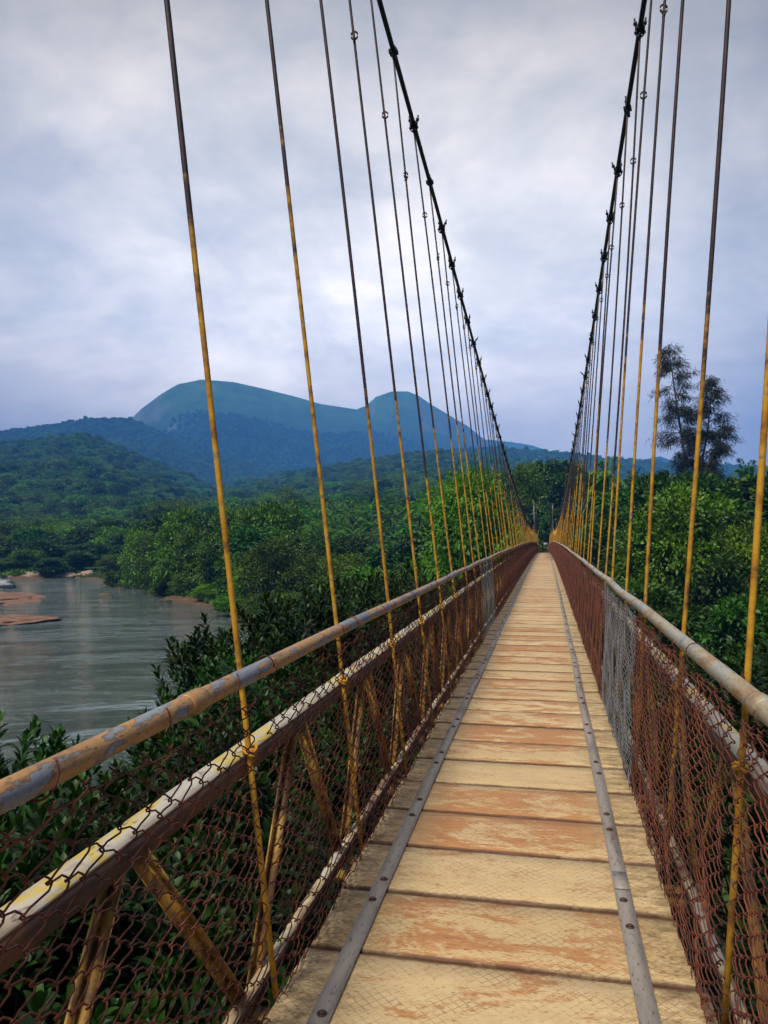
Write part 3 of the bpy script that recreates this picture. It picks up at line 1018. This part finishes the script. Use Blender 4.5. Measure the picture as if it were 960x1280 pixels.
for px, d, yt, w in ((205, 165, 640, 60), (232, 155, 636, 64), (262, 150, 640, 60), (290, 140, 634, 66), (322, 132, 632, 64), (350, 130, 627, 60), (376, 120, 660, 64), (402, 112, 672, 60), (250, 140, 652, 60), (312, 118, 656, 70), (440, 112, 668, 60), (520, 105, 660, 60), (556, 100, 640, 70), (480, 108, 680, 60), (182, 175, 652, 50)):
    tree_px(random.choice(['dark', 'broad', 'round', 'tall']), px, d, yt, w, SL, SG)
LG = 'trees on the far shore'
LL = 'green tree in the wood along the low far shore on the left'
for row, (d, yt0, w) in enumerate(((212, 694, 46), (226, 678, 52), (244, 664, 52), (266, 654, 54))):
    for px in range(-30 + row * 13, 172, 34):
        q = px + random.uniform(-8, 8)
        tree_px(random.choice(['round', 'broad', 'bushy', 'dark', 'tall']), q, d + random.uniform(-5, 5), yt0 + random.uniform(-8, 7) - max(0, q - 110) * .05, w * random.uniform(.8, 1.2), LL, LG)

# --- palms
def palm_meshes(seed, nf=20, fl=2.9, H=8.5):
    g = np.random.default_rng(seed)
    b = MB()
    zs = np.linspace(0, H, 9)
    P = np.stack([.25 * np.sin(zs / H * 2), .2 * np.sin(zs / H * 2.6 + 1), zs], -1); P -= P[0]
    b.tube(P, np.linspace(.17, .10, 9), 8)
    top = P[-1]
    Vs, Ts, tint, n = [], [], [], 0
    for q in range(nf):
        az = q * 2.399 + g.uniform(-.2, .2)
        el = g.uniform(-.35, 1.25)
        t = np.linspace(0, 1, 15)
        ln = fl * g.uniform(.8, 1.1)
        x = ln * t * math.cos(el) * (1 - .12 * t)
        z = ln * t * math.sin(el) - ln * .55 * t ** 2.1 * (1.1 - .35 * el)
        A = np.array([math.cos(az), math.sin(az), 0]); Bv = np.array([-math.sin(az), math.cos(az), 0])
        rach = top + x[:, None] * A + z[:, None] * np.array([0, 0, 1.0])
        tt = np.linspace(.16, 1, 26)
        C = np.stack([np.interp(tt, t, rach[:, i]) for i in range(3)], -1)
        T0 = unit(np.gradient(C, axis=0))
        for sgn in (-1, 1):
            D = T0 * .75 + sgn * Bv * .9 + np.array([0, 0, -.32]) + g.normal(size=C.shape) * .07
            Ln = .72 * np.sin(np.clip(tt * 2.9 + .15, 0, math.pi)) ** .6 * g.uniform(.85, 1.1, len(tt)) + .08
            V, T = cards(C, D, np.array([0, 0, 1.0]) + .2 * g.normal(size=C.shape), Ln, np.full(len(Ln), .075), .1)
            Vs.append(V); Ts.append(T + n); n += len(V)
            tint.append(np.full(len(V), np.clip(.45 + .25 * g.normal(), 0, 1)))
        # rachis ribbon
        V, T = cards(rach[:-1], np.diff(rach, axis=0), np.tile([0, 0, 1.0], (14, 1)), np.linalg.norm(np.diff(rach, axis=0), axis=1) * 1.3, np.full(14, .05))
        Vs.append(V); Ts.append(T + n); n += len(V); tint.append(np.full(len(V), .6))
    return b.mesh('trunk', M['bark'], True), np_mesh('fronds', np.concatenate(Vs), np.concatenate(Ts), M['leaf_palm'], False, {'tint': np.concatenate(tint)})


PALMS = [palm_meshes(s) for s in (5, 6, 8)]


def palm_px(px, depth, ytop, label, group=None, sc=1.0):
    p = at(px, depth, 0)
    gz = g1(p.x, p.y)
    H = zrow(ytop, depth) - gz
    tm, fm = random.choice(PALMS)
    o = empty('palm_tree', (p.x, p.y, gz - .1), random.uniform(0, 6.28))
    k = max(.55, H / 9.6)
    o.scale = (sc, sc, k)
    tag(o, label, 'palm tree', group)
    link('trunk', tm, o); link('fronds', fm, o)
    return o


PG = 'palms of the plantation'
PLB = 'small dark green palm in the plantation between the bank trees and the hills'
for d, yt, x0, x1 in ((240, 622, 365, 560), (215, 630, 385, 560), (190, 640, 380, 555), (168, 651, 392, 552), (148, 663, 400, 548), (130, 676, 410, 540)):
    px = x0
    while px < x1:
        palm_px(px + random.uniform(-4, 4), d + random.uniform(-8, 8), yt + random.uniform(-4, 5), PLB, PG, random.uniform(1.1, 1.45))
        px += 22 * 150 / d * random.uniform(.8, 1.2)
palm_px(764, 96, 576, 'single dark palm standing above the trees right of the far hangers', None, 1.05)
palm_px(522, 118, 622, 'larger palm with drooping fronds left of the bright feathery tree', None, 1.25)
for px, d, yt in ((790, 100, 592), (745, 112, 600), (812, 92, 600), (935, 84, 582), (950, 78, 600)):
    palm_px(px, d, yt, 'palm among the dark trees right of the bridge', 'palms right of the bridge')

# --- the tall wispy casuarina
def casuarina():
    p = at(866, 84, 0); gz = g1(p.x, p.y)
    o = empty('casuarina_tree', (p.x, p.y, gz - .1), R(-YAW) * 0 + R(4))
    tag(o, 'tall wispy dark tree with drooping needles standing alone against the sky on the right', 'tree')
    g = np.random.default_rng(4)
    top = zrow(428, 84) - gz
    b = MB()
    def leader(x0, x1, h0, h1, sway, r0):
        t = np.linspace(0, 1, 16)
        return np.stack([x0 + (x1 - x0) * t + sway * np.sin(t * 4), .5 * np.sin(t * 3 + x1), h0 + (h1 - h0) * t], -1)
    Ls = [(leader(0, -1.9, 0, top, .35, .3), 1.0), (leader(.1, 2.4, top * .42, top * .86, .3, .2), .8), (leader(.1, 4.0, top * .40, top * .70, -.2, .2), .6)]
    Vs, Ts, tn, n = [], [], [], 0
    for li, (P, ws) in enumerate(Ls):
        b.tube(P, np.linspace(.30 if li == 0 else .17, .03, 16), 7)
        nb = (84, 58, 42)[li]
        for q in range(nb):
            f = g.uniform(.40 if li == 0 else .05, 1.0) ** .9
            s0 = np.array([np.interp(f, np.linspace(0, 1, 16), P[:, i]) for i in range(3)])
            az = g.uniform(0, 6.28)
            span = (4.1 * (1.08 - f) ** .6 + 1.1) * ws * (1 if math.sin(f * 31 + li) > -.2 else .55) * g.uniform(.5, 1.1)
            if li == 0 and math.cos(az) < 0: span *= .85
            rise = g.uniform(-.05, .75)
            t = np.linspace(0, 1, 8)
            br = s0 + np.stack([np.cos(az) * span * t, np.sin(az) * span * t * .9, span * (rise * t - .35 * t ** 2) + .15 * np.sin(t * 5 + q)], -1)
            b.tube(br, np.linspace(.045, .012, 8), 4, caps=False)
            # tufts of needles along the outer branch
            nt_ = int(4 + span * 3.0)
            for u in g.uniform(.25, 1.0, nt_):
                c = np.array([np.interp(u, t, br[:, i]) for i in range(3)]) + g.normal(size=3) * .16
                k = int(g.integers(8, 16))
                C = c + g.normal(size=(k, 3)) * .22
                D = np.stack([np.cos(az) * .5 + g.normal(size=k) * .55, np.sin(az) * .5 + g.normal(size=k) * .55, g.normal(size=k) * .35 - .95 + rise * .3], -1)
                V, T = cards(C, D, g.normal(size=(k, 3)), g.uniform(.35, .85, k), np.full(k, .042), .1)
                Vs.append(V); Ts.append(T + n); n += len(V); tn.append(np.full(len(V), g.uniform(.1, .9)))
    b.build('trunk', M['bark'], o, True)
    link('crown', np_mesh('crown', np.concatenate(Vs), np.concatenate(Ts), M['leaf_cas'], False, {'tint': np.concatenate(tn)}), o)


casuarina()

# --- lance-leaved shrubs close to the bridge
def lance_leaves(C, D, Nn, Ln, W):
    """long pointed leaves, folded along the midrib and curling back"""
    D = unit(D); S = unit(np.cross(D, Nn)); U = np.cross(S, D)
    st = [(0, .10, 0, 0), (.30, .80, .02, .10), (.62, 1.0, .0, .14), (.86, .55, -.06, .08), (1.0, .02, -.13, 0)]
    rings = []
    for t, w, rise, fo in st:
        c = C + D * (Ln * t)[:, None] + U * (Ln * rise)[:, None]
        e = S * (W * w * .5)[:, None]; f = U * (W * fo)[:, None]
        rings.append(np.stack([c - e + f, c, c + e + f], 1))
    V = np.stack(rings, 1).reshape(-1, 3)            # n,5,3
    q = np.arange(len(C))[:, None] * 15
    F = []
    for r in range(4):
        for k in range(2):
            a = r * 3 + k
            F.append(q + np.array([a, a + 1, a + 4, a + 3]))
    return V, np.concatenate(F)


def shrub_meshes(seed, rx, rz, nsprig, leafL=.14):
    g = np.random.default_rng(seed)
    d = g.normal(size=(nsprig * 2, 3)); d[:, 2] = d[:, 2] + .45; d = unit(d)
    d = d[d[:, 2] > -.55][:nsprig]
    n = len(d)
    wob = 1 + .25 * value_noise(d, 3.5, seed)
    tipc = d * np.array([rx, rx, rz]) * (wob * g.uniform(.72, 1.08, n))[:, None]
    axis = unit(d * .7 + np.array([0, 0, .95]) + g.normal(size=d.shape) * .28)
    stl = g.uniform(.10, .24, n)
    b = MB()
    Cs, Ds, Ns, Lf, Wf, tint = [], [], [], [], [], []
    up = axis
    a0 = unit(np.cross(up, g.normal(size=up.shape))); b0 = np.cross(up, a0)
    for q in range(15):
        f = q / 14
        ang = q * 2.4 + g.uniform(-.3, .3, n)
        rad = np.cos(ang)[:, None] * a0 + np.sin(ang)[:, None] * b0
        spread = (1.15 - .85 * f) + g.uniform(-.15, .15, n)
        Cs.append(tipc + up * (stl * (f - .5) * 1.2)[:, None] + rad * .006)
        D = up * np.cos(spread)[:, None] + rad * np.sin(spread)[:, None]
        Ds.append(D); Ns.append(up - rad * .6 + 0 * D)
        Lf.append(leafL * (1.05 - .38 * f) * g.uniform(.8, 1.2, n)); Wf.append(leafL * .30 * g.uniform(.8, 1.15, n))
        tint.append(np.clip(.22 + .5 * f ** 2 + g.normal(size=n) * .16, 0, 1))
    C = np.concatenate(Cs); V, Q = lance_leaves(C, np.concatenate(Ds), np.concatenate(Ns), np.concatenate(Lf), np.concatenate(Wf))
    cm = np_mesh('leaves', V, Q, M['leaf_shrub'], True, {'tint': np.repeat(np.concatenate(tint), 15)})
    # twigs to a share of the sprigs, stems down to the ground
    for i_ in range(0, n, 6):
        p0 = tipc[i_] * .35 + np.array([0, 0, -rz * .35]); p2 = tipc[i_] + axis[i_] * stl[i_] * .5
        t = np.linspace(0, 1, 5)[:, None]
        b.tube(p0 * (1 - t) + p2 * t + np.array([0, 0, 1]) * np.sin(t * math.pi) * -.08, np.linspace(.018, .005, 5), 4, caps=False)
    for q in range(4):
        a = q * 1.57 + g.uniform(-.4, .4)
        t = np.linspace(0, 1, 6)[:, None]
        p0 = np.array([.15 * math.cos(a), .15 * math.sin(a), -7.5]); p1 = np.array([rx * .3 * math.cos(a), rx * .3 * math.sin(a), -rz * .15])
        b.tube(p0 * (1 - t) + p1 * t, np.linspace(.09, .03, 6), 6)
    return b.mesh('stems', M['bark'], True), cm


SHR = [shrub_meshes(71, 1.35, 1.5, 430), shrub_meshes(72, 1.5, 1.4, 480), shrub_meshes(73, 1.2, 1.7, 420)]


def shrub(x, y, top, label, group=None, sc=1.0):
    k = random.randrange(3)
    sm, cm = SHR[k]
    rz = (1.5, 1.4, 1.7)[k] * 1.05
    o = empty('lance_leaved_shrub', (x, y, top - rz * sc), random.uniform(0, 6.28))
    o.scale = (sc, sc, sc)
    tag(o, label, 'shrub', group)
    link('stems', sm, o); link('leaves', cm, o)


SGp = 'glossy shrubs below the left mesh side'
SLb = 'dark glossy lance-leaved shrub crowding under the left mesh side of the bridge'
def shrub_px(px, depth, ytop, sc, label, group=None):
    p = at(px, depth, 0)
    top = zrow(ytop, depth)
    lim = .95 + (1.35 if px < 330 else 1.75) * sc
    shrub(min(p.x, -lim), p.y, top, label, group, sc)


for q in ((400, 8.5, 752, 1.0), (455, 10, 738, 1.0), (352, 10, 776, .85), (500, 12, 728, 1.0), (322, 8, 806, .8), (290, 7, 862, .85), (200, 5, 985, .9), (110, 4, 1012, .9), (50, 3.2, 1080, .9), (300, 5, 960, .9), (380, 7.5, 830, .9), (250, 3.6, 1060, .9), (420, 6.5, 850, .9), (480, 9, 800, 1.0), (160, 2.8, 1150, .9), (300, 3.2, 1180, .9), (520, 13, 730, 1.0), (545, 16, 714, 1.1), (330, 6.0, 950, .9), (60, 5.2, 1010, 1.0), (-40, 3.4, 1000, .9), (430, 12, 760, 1.0)):
    shrub_px(*q, SLb, SGp)
for x, y, top, sc in ((-2.3, 3.0, -1.7, 1.0), (-2.2, .8, -1.5, 1.0), (-3.4, 3.2, -1.3, 1.0)):
    shrub(x, y, top, SLb, SGp, sc)
shrub_px(-45, 4.6, 893, .85, 'glossy shrub sprigs poking above the left handrail at the lower left corner')
RGp = 'glossy shrubs below the right mesh side'
RLb = 'dark glossy shrub crowding under the right mesh side of the bridge'
for x, y, top, sc in ((2.9, 8.4, .55, 1.0), (2.4, 6.2, .30, .95), (2.2, 4.4, -.2, .95), (2.1, 3.0, -.6, .9), (3.6, 7.0, .55, 1.0), (2.0, 5.2, -1.2, 1.0), (2.0, 7.6, -.7, 1.0), (2.0, 1.8, -1.0, 1.0), (2.5, 10.2, .1, 1.0), (3.0, 4.6, -.5, 1.0), (2.2, 12.4, -.2, 1.1)):
    shrub(x, y, top, RLb, RGp, sc)
shrub(2.55, 7.0, 1.0, 'tallest glossy shrub right of the bridge, rising above the right handrail', None, .9)

# --- grass and herbs along the water line
def bank_grass():
    g = np.random.default_rng(12)
    pts = []
    while len(pts) < 9000:
        px = g.uniform(-60, 560, 4000); d = g.uniform(70, 225, 4000)
        xr = (px - 480) / 960
        X = d * (xr * C_ - S_); Y = d * (C_ + xr * S_)
        sd = river_sd(X, Y)
        m = (sd > .3) & (sd < g.uniform(1.5, 14, len(sd)))
        Z = ground(X, Y)
        m &= Z > WATER + .1
        pts += list(np.stack([X, Y, Z], -1)[m])
    P = np.array(pts[:9000])
    per = 5
    patch = value_noise(P[:, :2], .12, 4)
    P5 = np.repeat(P, per, 0) + g.normal(size=(len(P) * per, 3)) * np.array([.5, .5, .05])
    D = g.normal(size=P5.shape) * .5 + np.array([0, 0, .8])
    Ln = g.uniform(.4, 1.3, len(P5)) * np.repeat(np.clip(.8 + .5 * patch, .4, 1.4), per)
    V, T = cards(P5, D, g.normal(size=P5.shape), Ln, Ln * .45)
    t = np.clip(np.repeat(.5 + .5 * patch, per) + g.normal(size=len(P5)) * .15, 0, 1)
    o = link('bank_grass', np_mesh('bank_grass', V, T, M['grass'], False, {'tint': np.repeat(t, 4)}))
    tag(o, 'light green grass and herbs along the water line', 'grass', None, 'stuff')


bank_grass()

# ------------------------------------------------------------------ hills
def hill_mat(name, forest, grass, lo, hi, rockc=None):
    """forest floor below, grass between heights lo..hi and above"""
    m, nt, out = new_mat(name)
    g = pos(nt)
    sx = N(nt, 'ShaderNodeSeparateXYZ'); L(nt, g, sx.inputs[0])
    n1 = noise(nt, g, .006, 8, .65, .6); n2 = noise(nt, g, .05, 6, .65); n3 = noise(nt, g, .03, 8, .7, .5)
    f = mapr(nt, math_(nt, 'ADD', sx.outputs[2], math_(nt, 'MULTIPLY', math_(nt, 'SUBTRACT', n1, .5), 190)), lo, hi)
    fc = mix(nt, mapr(nt, n2, .3, .7), tuple(x * .6 for x in forest), forest)
    gc = mix(nt, mapr(nt, math_(nt, 'ADD', math_(nt, 'MULTIPLY', n1, .6), math_(nt, 'MULTIPLY', n3, .4)), .42, .56), grass, tuple(x * .45 for x in grass))
    c = mix(nt, f, fc, gc)
    if rockc:
        sl = N(nt, 'ShaderNodeSeparateXYZ'); L(nt, N(nt, 'ShaderNodeNewGeometry').outputs['Normal'], sl.inputs[0])
        c = mix(nt, mapr(nt, math_(nt, 'ADD', sl.outputs[2], math_(nt, 'MULTIPLY', n2, .25)), .86, .72), c, rockc)
    principled(nt, out, c, .95, 0, .1, n2, .9, 9)
    return m


FOREST_PTS = []


def hill(name, sky, R0, R1, foot_z, mat, cover=(0, 1.0), density=1 / 70., tree=(9, 13), back=.6, seed=0, bulge=1.25, nx=170, ny=60, rav=.10):
    """terrain rising from depth R0 (height foot_z) to a ridge at depth R1 whose crest follows `sky` in the photograph"""
    sx = np.array([p[0] for p in sky], float); sy = np.array([p[1] for p in sky], float)
    g = np.random.default_rng(seed)
    px = np.linspace(sx[0], sx[-1], nx)
    R1v = R1 * (1 + .05 * np.sin(px * .013 + seed))
    hz = EYE + (HOR - np.interp(px, sx, sy)) * R1v / 960
    tb = np.concatenate([np.linspace(0, 1, ny), 1 + np.linspace(0, back, 14)[1:]])
    V = np.zeros((len(tb), nx, 3))
    for a, t in enumerate(tb):
        d = R0 + (R1v - R0) * t
        xr = (px - 480) / 960
        X = d * (xr * C_ - S_); Y = d * (C_ + xr * S_)
        if t <= 1:
            z = foot_z + (hz - foot_z) * t ** bulge
            z = z - (hz - foot_z) * rav * math.sin(math.pi * t) * (.5 + .5 * np.clip(value_noise(np.stack([X, Y], -1), 16.0 / R1, seed) + .35 * value_noise(np.stack([X, Y], -1), 70.0 / R1, seed + 9), -1.3, 1.3))
        else:
            z = hz - (hz - foot_z) * ((t - 1) / back) ** 1.5 * .8
        V[a] = np.stack([X, Y, z], -1)
    n, m = len(tb), nx
    i = np.arange(n - 1)[:, None]; j = np.arange(m - 1)[None, :]
    Q = np.stack([i * m + j, i * m + j + 1, (i + 1) * m + j + 1, (i + 1) * m + j], -1).reshape(-1, 4)
    o = link(name, np_mesh(name, V.reshape(-1, 3), Q, mat, True))
    o['kind'] = 'structure'
    # scatter trees
    A, B, C, D = V[:-1, :-1], V[:-1, 1:], V[1:, 1:], V[1:, :-1]
    ar = np.linalg.norm(np.cross(B - A, D - A), axis=-1)
    ar[ny:] *= .15
    tt = tb[:-1][:, None]
    ar = ar * ((tt >= cover[0]) & (tt <= cover[1]))
    # thin towards the upper limit
    if cover[1] < .98:
        cen = .25 * (A + B + C + D)
        nz = value_noise(cen[..., :2].reshape(-1, 2), 10. / R1, seed + 40).reshape(ar.shape)
        ar = ar * np.clip((cover[1] + .16 * nz - tt) / .16, 0, 1) ** 1.3
    k = g.poisson(ar * density)
    ii, jj = np.nonzero(k)
    rep = k[ii, jj]
    ii = np.repeat(ii, rep); jj = np.repeat(jj, rep)
    u = g.uniform(size=(len(ii), 1)); v = g.uniform(size=(len(ii), 1))
    P = (A[ii, jj] * (1 - u) + B[ii, jj] * u) * (1 - v) + (D[ii, jj] * (1 - u) + C[ii, jj] * u) * v
    FOREST_PTS.append((P, g.uniform(tree[0], tree[1], len(P)) * np.exp(g.normal(size=len(P)) * .18)))
    return o


hm = hill_mat('forested_hill', (0.020, 0.050, 0.014), (0.030, 0.065, 0.018), 900, 950)
mm = hill_mat('mountain_slopes', (0.018, 0.050, 0.012), (0.10, 0.22, 0.035), 480, 900, (0.16, 0.15, 0.14))
hill('mountain', ((-260, 566), (-120, 556), (0, 552), (60, 545), (100, 538), (157, 528), (175, 510), (200, 491), (220, 479), (250, 473), (290, 476), (330, 485), (370, 495), (400, 504), (440, 510), (500, 522), (560, 545), (620, 575), (680, 620)), 1800, 4200, 14, mm, (0, .80), 1 / 120., (11, 17), seed=2, bulge=1.15, rav=.16, nx=320, ny=110, back=.25)
hill('mountain', ((380, 560), (420, 530), (447, 510), (458, 506), (470, 495), (490, 488), (510, 488), (524, 494), (540, 505), (560, 517), (585, 532), (610, 552), (660, 600)), 2900, 4700, 90, mm, (0, .72), 1 / 140., (12, 19), seed=5, back=.25, rav=.16, nx=220, ny=90, bulge=1.1)
hill('mountain', ((540, 570), (580, 550), (610, 549), (640, 552), (665, 556), (700, 568), (740, 585), (800, 610)), 4200, 5400, 90, mm, (0, .7), 1 / 300., (14, 20), seed=6, back=.25)
hill('mountain', ((690, 590), (740, 580), (790, 577), (812, 573), (826, 570), (842, 576), (880, 580), (960, 584), (1100, 590)), 3000, 4300, 40, mm, (0, .95), 1 / 220., (13, 18), seed=7, back=.25)
hill('hill', ((-300, 568), (-120, 556), (0, 543), (60, 534), (100, 527), (130, 526), (158, 525), (185, 536), (220, 552), (270, 570), (330, 588), (400, 604), (470, 622)), 1300, 2700, 12, hm, (0, 1), 1 / 85., (10, 16), seed=12, bulge=1.1, nx=220, ny=80, rav=.18)
hill('hill', ((-260, 585), (-100, 568), (0, 561), (60, 556), (100, 551), (150, 568), (200, 589), (260, 613), (310, 631), (360, 648), (420, 665)), 430, 1450, 2, hm, (0, 1), 1 / 60., (9, 15), seed=3, bulge=1.05)
hill('hill', ((180, 640), (260, 618), (330, 604), (400, 592), (480, 579), (540, 573), (600, 576), (660, 588), (760, 600), (960, 612)), 340, 1500, 4, hm, (0, 1), 1 / 62., (9, 15), seed=4, bulge=1.1)
hill('hill', ((520, 585), (570, 565), (620, 563), (690, 568), (760, 576), (830, 582), (960, 588), (1150, 592)), 1000, 2300, 8, hm, (0, 1), 1 / 80., (9, 14), seed=8)
# level wood between the river trees and the hill feet
g = np.random.default_rng(31)
pts = []
while len(pts) < 1500:
    px = g.uniform(-200, 1150, 600); d = np.sqrt(g.uniform(150 ** 2, 400 ** 2, 600))
    xr = (px - 480) / 960
    X = d * (xr * C_ - S_); Y = d * (C_ + xr * S_)
    sd = river_sd(X, Y)
    ok = (sd > 30) & ~((px > 350) & (px < 575) & (d < 262)) & (d > np.where(px > 575, 200, 275))
    pts += list(np.stack([X, Y, ground(X, Y)], -1)[ok])
FOREST_PTS.append((np.array(pts), g.uniform(7, 11.5, len(pts))))


def forest():
    P = np.concatenate([p for p, _ in FOREST_PTS]); S = np.concatenate([s for _, s in FOREST_PTS])
    g = np.random.default_rng(77)
    me = bpy.data.meshes.new('forest')
    me.vertices.add(len(P))
    me.vertices.foreach_set('co', P.astype(np.float32).ravel())
    a = me.attributes.new('size', 'FLOAT', 'POINT'); a.data.foreach_set('value', (S / 12).astype(np.float32))
    a = me.attributes.new('turn', 'FLOAT', 'POINT'); a.data.foreach_set('value', g.uniform(0, 6.28, len(P)).astype(np.float32))
    a = me.attributes.new('pick', 'INT', 'POINT'); a.data.foreach_set('value', g.integers(0, 5, len(P)).astype(np.int32))
    me.update()
    o = link('forest', me)
    tag(o, 'dense far-off forest covering the plain and the hill slopes', 'forest', None, 'stuff')
    ng = bpy.data.node_groups.new('forest_scatter', 'GeometryNodeTree')
    ng.interface.new_socket('Geometry', in_out='INPUT', socket_type='NodeSocketGeometry')
    ng.interface.new_socket('Geometry', in_out='OUTPUT', socket_type='NodeSocketGeometry')
    nd = ng.nodes
    gi = nd.new('NodeGroupInput'); go = nd.new('NodeGroupOutput')
    m2p = nd.new('GeometryNodeMeshToPoints')
    iop = nd.new('GeometryNodeInstanceOnPoints')
    ng.links.new(gi.outputs[0], m2p.inputs[0]); ng.links.new(m2p.outputs[0], iop.inputs['Points'])
    g2i = nd.new('GeometryNodeGeometryToInstance')
    used = []
    for c in srcs:
        if c.data not in used and c.data in [KIND[k][1] for k in ('round', 'broad', 'dark', 'tall', 'bushy')]:
            used.append(c.data)
            oi = nd.new('GeometryNodeObjectInfo'); oi.inputs['Object'].default_value = c
            oi.transform_space = 'ORIGINAL'
            ng.links.new(oi.outputs['Geometry'], g2i.inputs[0])
    ng.links.new(g2i.outputs[0], iop.inputs['Instance'])
    iop.inputs['Pick Instance'].default_value = True
    def attr(nm, t):
        n = nd.new('GeometryNodeInputNamedAttribute'); n.data_type = t; n.inputs['Name'].default_value = nm
        return n.outputs[0]
    ng.links.new(attr('pick', 'INT'), iop.inputs['Instance Index'])
    cmb = nd.new('ShaderNodeCombineXYZ'); ng.links.new(attr('turn', 'FLOAT'), cmb.inputs[2])
    ng.links.new(cmb.outputs[0], iop.inputs['Rotation'])
    ng.links.new(attr('size', 'FLOAT'), iop.inputs['Scale'])
    ng.links.new(iop.outputs[0], go.inputs[0])
    md = o.modifiers.new('scatter', 'NODES'); md.node_group = ng
    print('forest trees', len(P))


forest()

# small pale panel in the dark opening at the far end of the bridge
b = MB()
b.box((0, 0, 0), (.85, .05, .5), bevel=.01)
b.box((-.3, .05, -.6), (.06, .06, 1.4)); b.box((.3, .05, -.6), (.06, .06, 1.4))
p = at(682, 150, zrow(680, 150))
o = b.build('panel', M['panel'], None, loc=p)
tag(o, 'small pale grey panel in the dark opening past the far end of the bridge', 'panel')

# ------------------------------------------------------------------ haze
HZ = MB()
HZ.box((0, 0, 509), (14000, 14000, 1042))
m, nt, out = new_mat('valley_haze')
pv = N(nt, 'ShaderNodeVolumePrincipled')
pv.inputs['Color'].default_value = (0.11, 0.38, 1.0, 1)
pv.inputs['Density'].default_value = 0.00026
pv.inputs['Anisotropy'].default_value = -0.35
L(nt, pv.outputs[0], out.inputs['Volume'])
hz = HZ.build('haze', m)
hz['kind'] = 'stuff'
tag(hz, 'thin blue haze filling the valley', 'haze', None, 'stuff')

# ------------------------------------------------------------------ sky, sun
SUN_EL, SUN_AZ = 58, 205          # azimuth clockwise from +Y
world = bpy.data.worlds.new('World'); scene.world = world
world.use_nodes = True
nt = world.node_tree
nt.nodes.clear()
out = N(nt, 'ShaderNodeOutputWorld')
bg = N(nt, 'ShaderNodeBackground')
sky = N(nt, 'ShaderNodeTexSky', sky_type='NISHITA')
sky.sun_disc = False
sky.sun_elevation = R(SUN_EL); sky.sun_rotation = R(SUN_AZ)
tc = N(nt, 'ShaderNodeTexCoord').outputs['Generated']
sx = N(nt, 'ShaderNodeSeparateXYZ'); L(nt, tc, sx.inputs[0])
dz = math_(nt, 'ADD', math_(nt, 'MAXIMUM', sx.outputs[2], 0.0), 0.38)
cv = N(nt, 'ShaderNodeCombineXYZ')
L(nt, math_(nt, 'DIVIDE', sx.outputs[0], dz), cv.inputs[0]); L(nt, math_(nt, 'DIVIDE', sx.outputs[1], dz), cv.inputs[1])
n1 = noise(nt, cv.outputs[0], 1.5, 10, .60, .35)
n2 = noise(nt, vscale(nt, cv.outputs[0], (1.0, 1.4, 1)), 3.0, 10, .62, .3)
# cloud sheet: brightest low over the hills, a heavier grey deck above, the unseen zenith raised again to light the planks
el = math_(nt, 'MULTIPLY', mapr(nt, sx.outputs[2], .26, .60), mapr(nt, sx.outputs[2], .66, .92, 1.0, 0.25))
bd = at(420, 1, .42); bd = Vector((bd.x, bd.y, .42)).normalized()
dp = N(nt, 'ShaderNodeVectorMath', operation='DOT_PRODUCT'); L(nt, tc, dp.inputs[0]); dp.inputs[1].default_value = bd
side = mapr(nt, dp.outputs['Value'], .77, .98)
lum = math_(nt, 'MULTIPLY', math_(nt, 'ADD', math_(nt, 'MULTIPLY', el, -.70), 1.05), math_(nt, 'ADD', math_(nt, 'MULTIPLY', side, .76), .24))
white = mix(nt, mapr(nt, n2, .36, .62), (7.8, 7.6, 7.3), (11.2, 10.4, 9.6))
grey = mix(nt, mapr(nt, n2, .36, .62), (5.2, 5.4, 5.9), (6.8, 6.8, 7.0))
cl = mix(nt, mapr(nt, n1, .38, .56), grey, white)
cl = mix(nt, mapr(nt, sx.outputs[2], .02, .26, .75, 0.0), cl, (12.0, 10.2, 8.9))
vm = N(nt, 'ShaderNodeVectorMath', operation='SCALE'); L(nt, cl, vm.inputs[0]); L(nt, lum, vm.inputs['Scale'])
gap = mapr(nt, n1, .22, .36, .55, 0.0)
cfin = mix(nt, gap, vm.outputs[0], sky.outputs[0])
L(nt, cfin, bg.inputs[0])
bg.inputs[1].default_value = 0.06
L(nt, bg.outputs[0], out.inputs[0])

sl = bpy.data.lights.new('sun', 'SUN')
sl.energy = 1.5; sl.angle = R(16); sl.color = (1.0, .95, .86)
so = bpy.data.objects.new('sun', sl); col.objects.link(so)
sd = Vector((math.sin(R(SUN_AZ)) * math.cos(R(SUN_EL)), math.cos(R(SUN_AZ)) * math.cos(R(SUN_EL)), math.sin(R(SUN_EL))))
so.rotation_euler = sd.to_track_quat('Z', 'Y').to_euler()
so.location = (0, 0, 60)

# ------------------------------------------------------------------ camera
cam = bpy.data.cameras.new('camera')
cam.sensor_fit = 'VERTICAL'; cam.sensor_height = 36; cam.lens = 27.0
cam.clip_start = .05; cam.clip_end = 20000
co = bpy.data.objects.new('camera', cam); col.objects.link(co)
co.location = (0, 0, EYE)
pitch = math.degrees(math.atan((HOR - 640) / 960))
co.rotation_euler = (R(90 + pitch), 0, R(YAW))
scene.camera = co

scene.view_settings.view_transform = 'Standard'
scene.view_settings.look = 'None'
scene.view_settings.exposure = 1.9
scene.view_settings.gamma = 1
scene.view_settings.use_curve_mapping = False
scene.render.engine = 'CYCLES'
scene.cycles.volume_bounces = 1
scene.cycles.max_bounces = 6
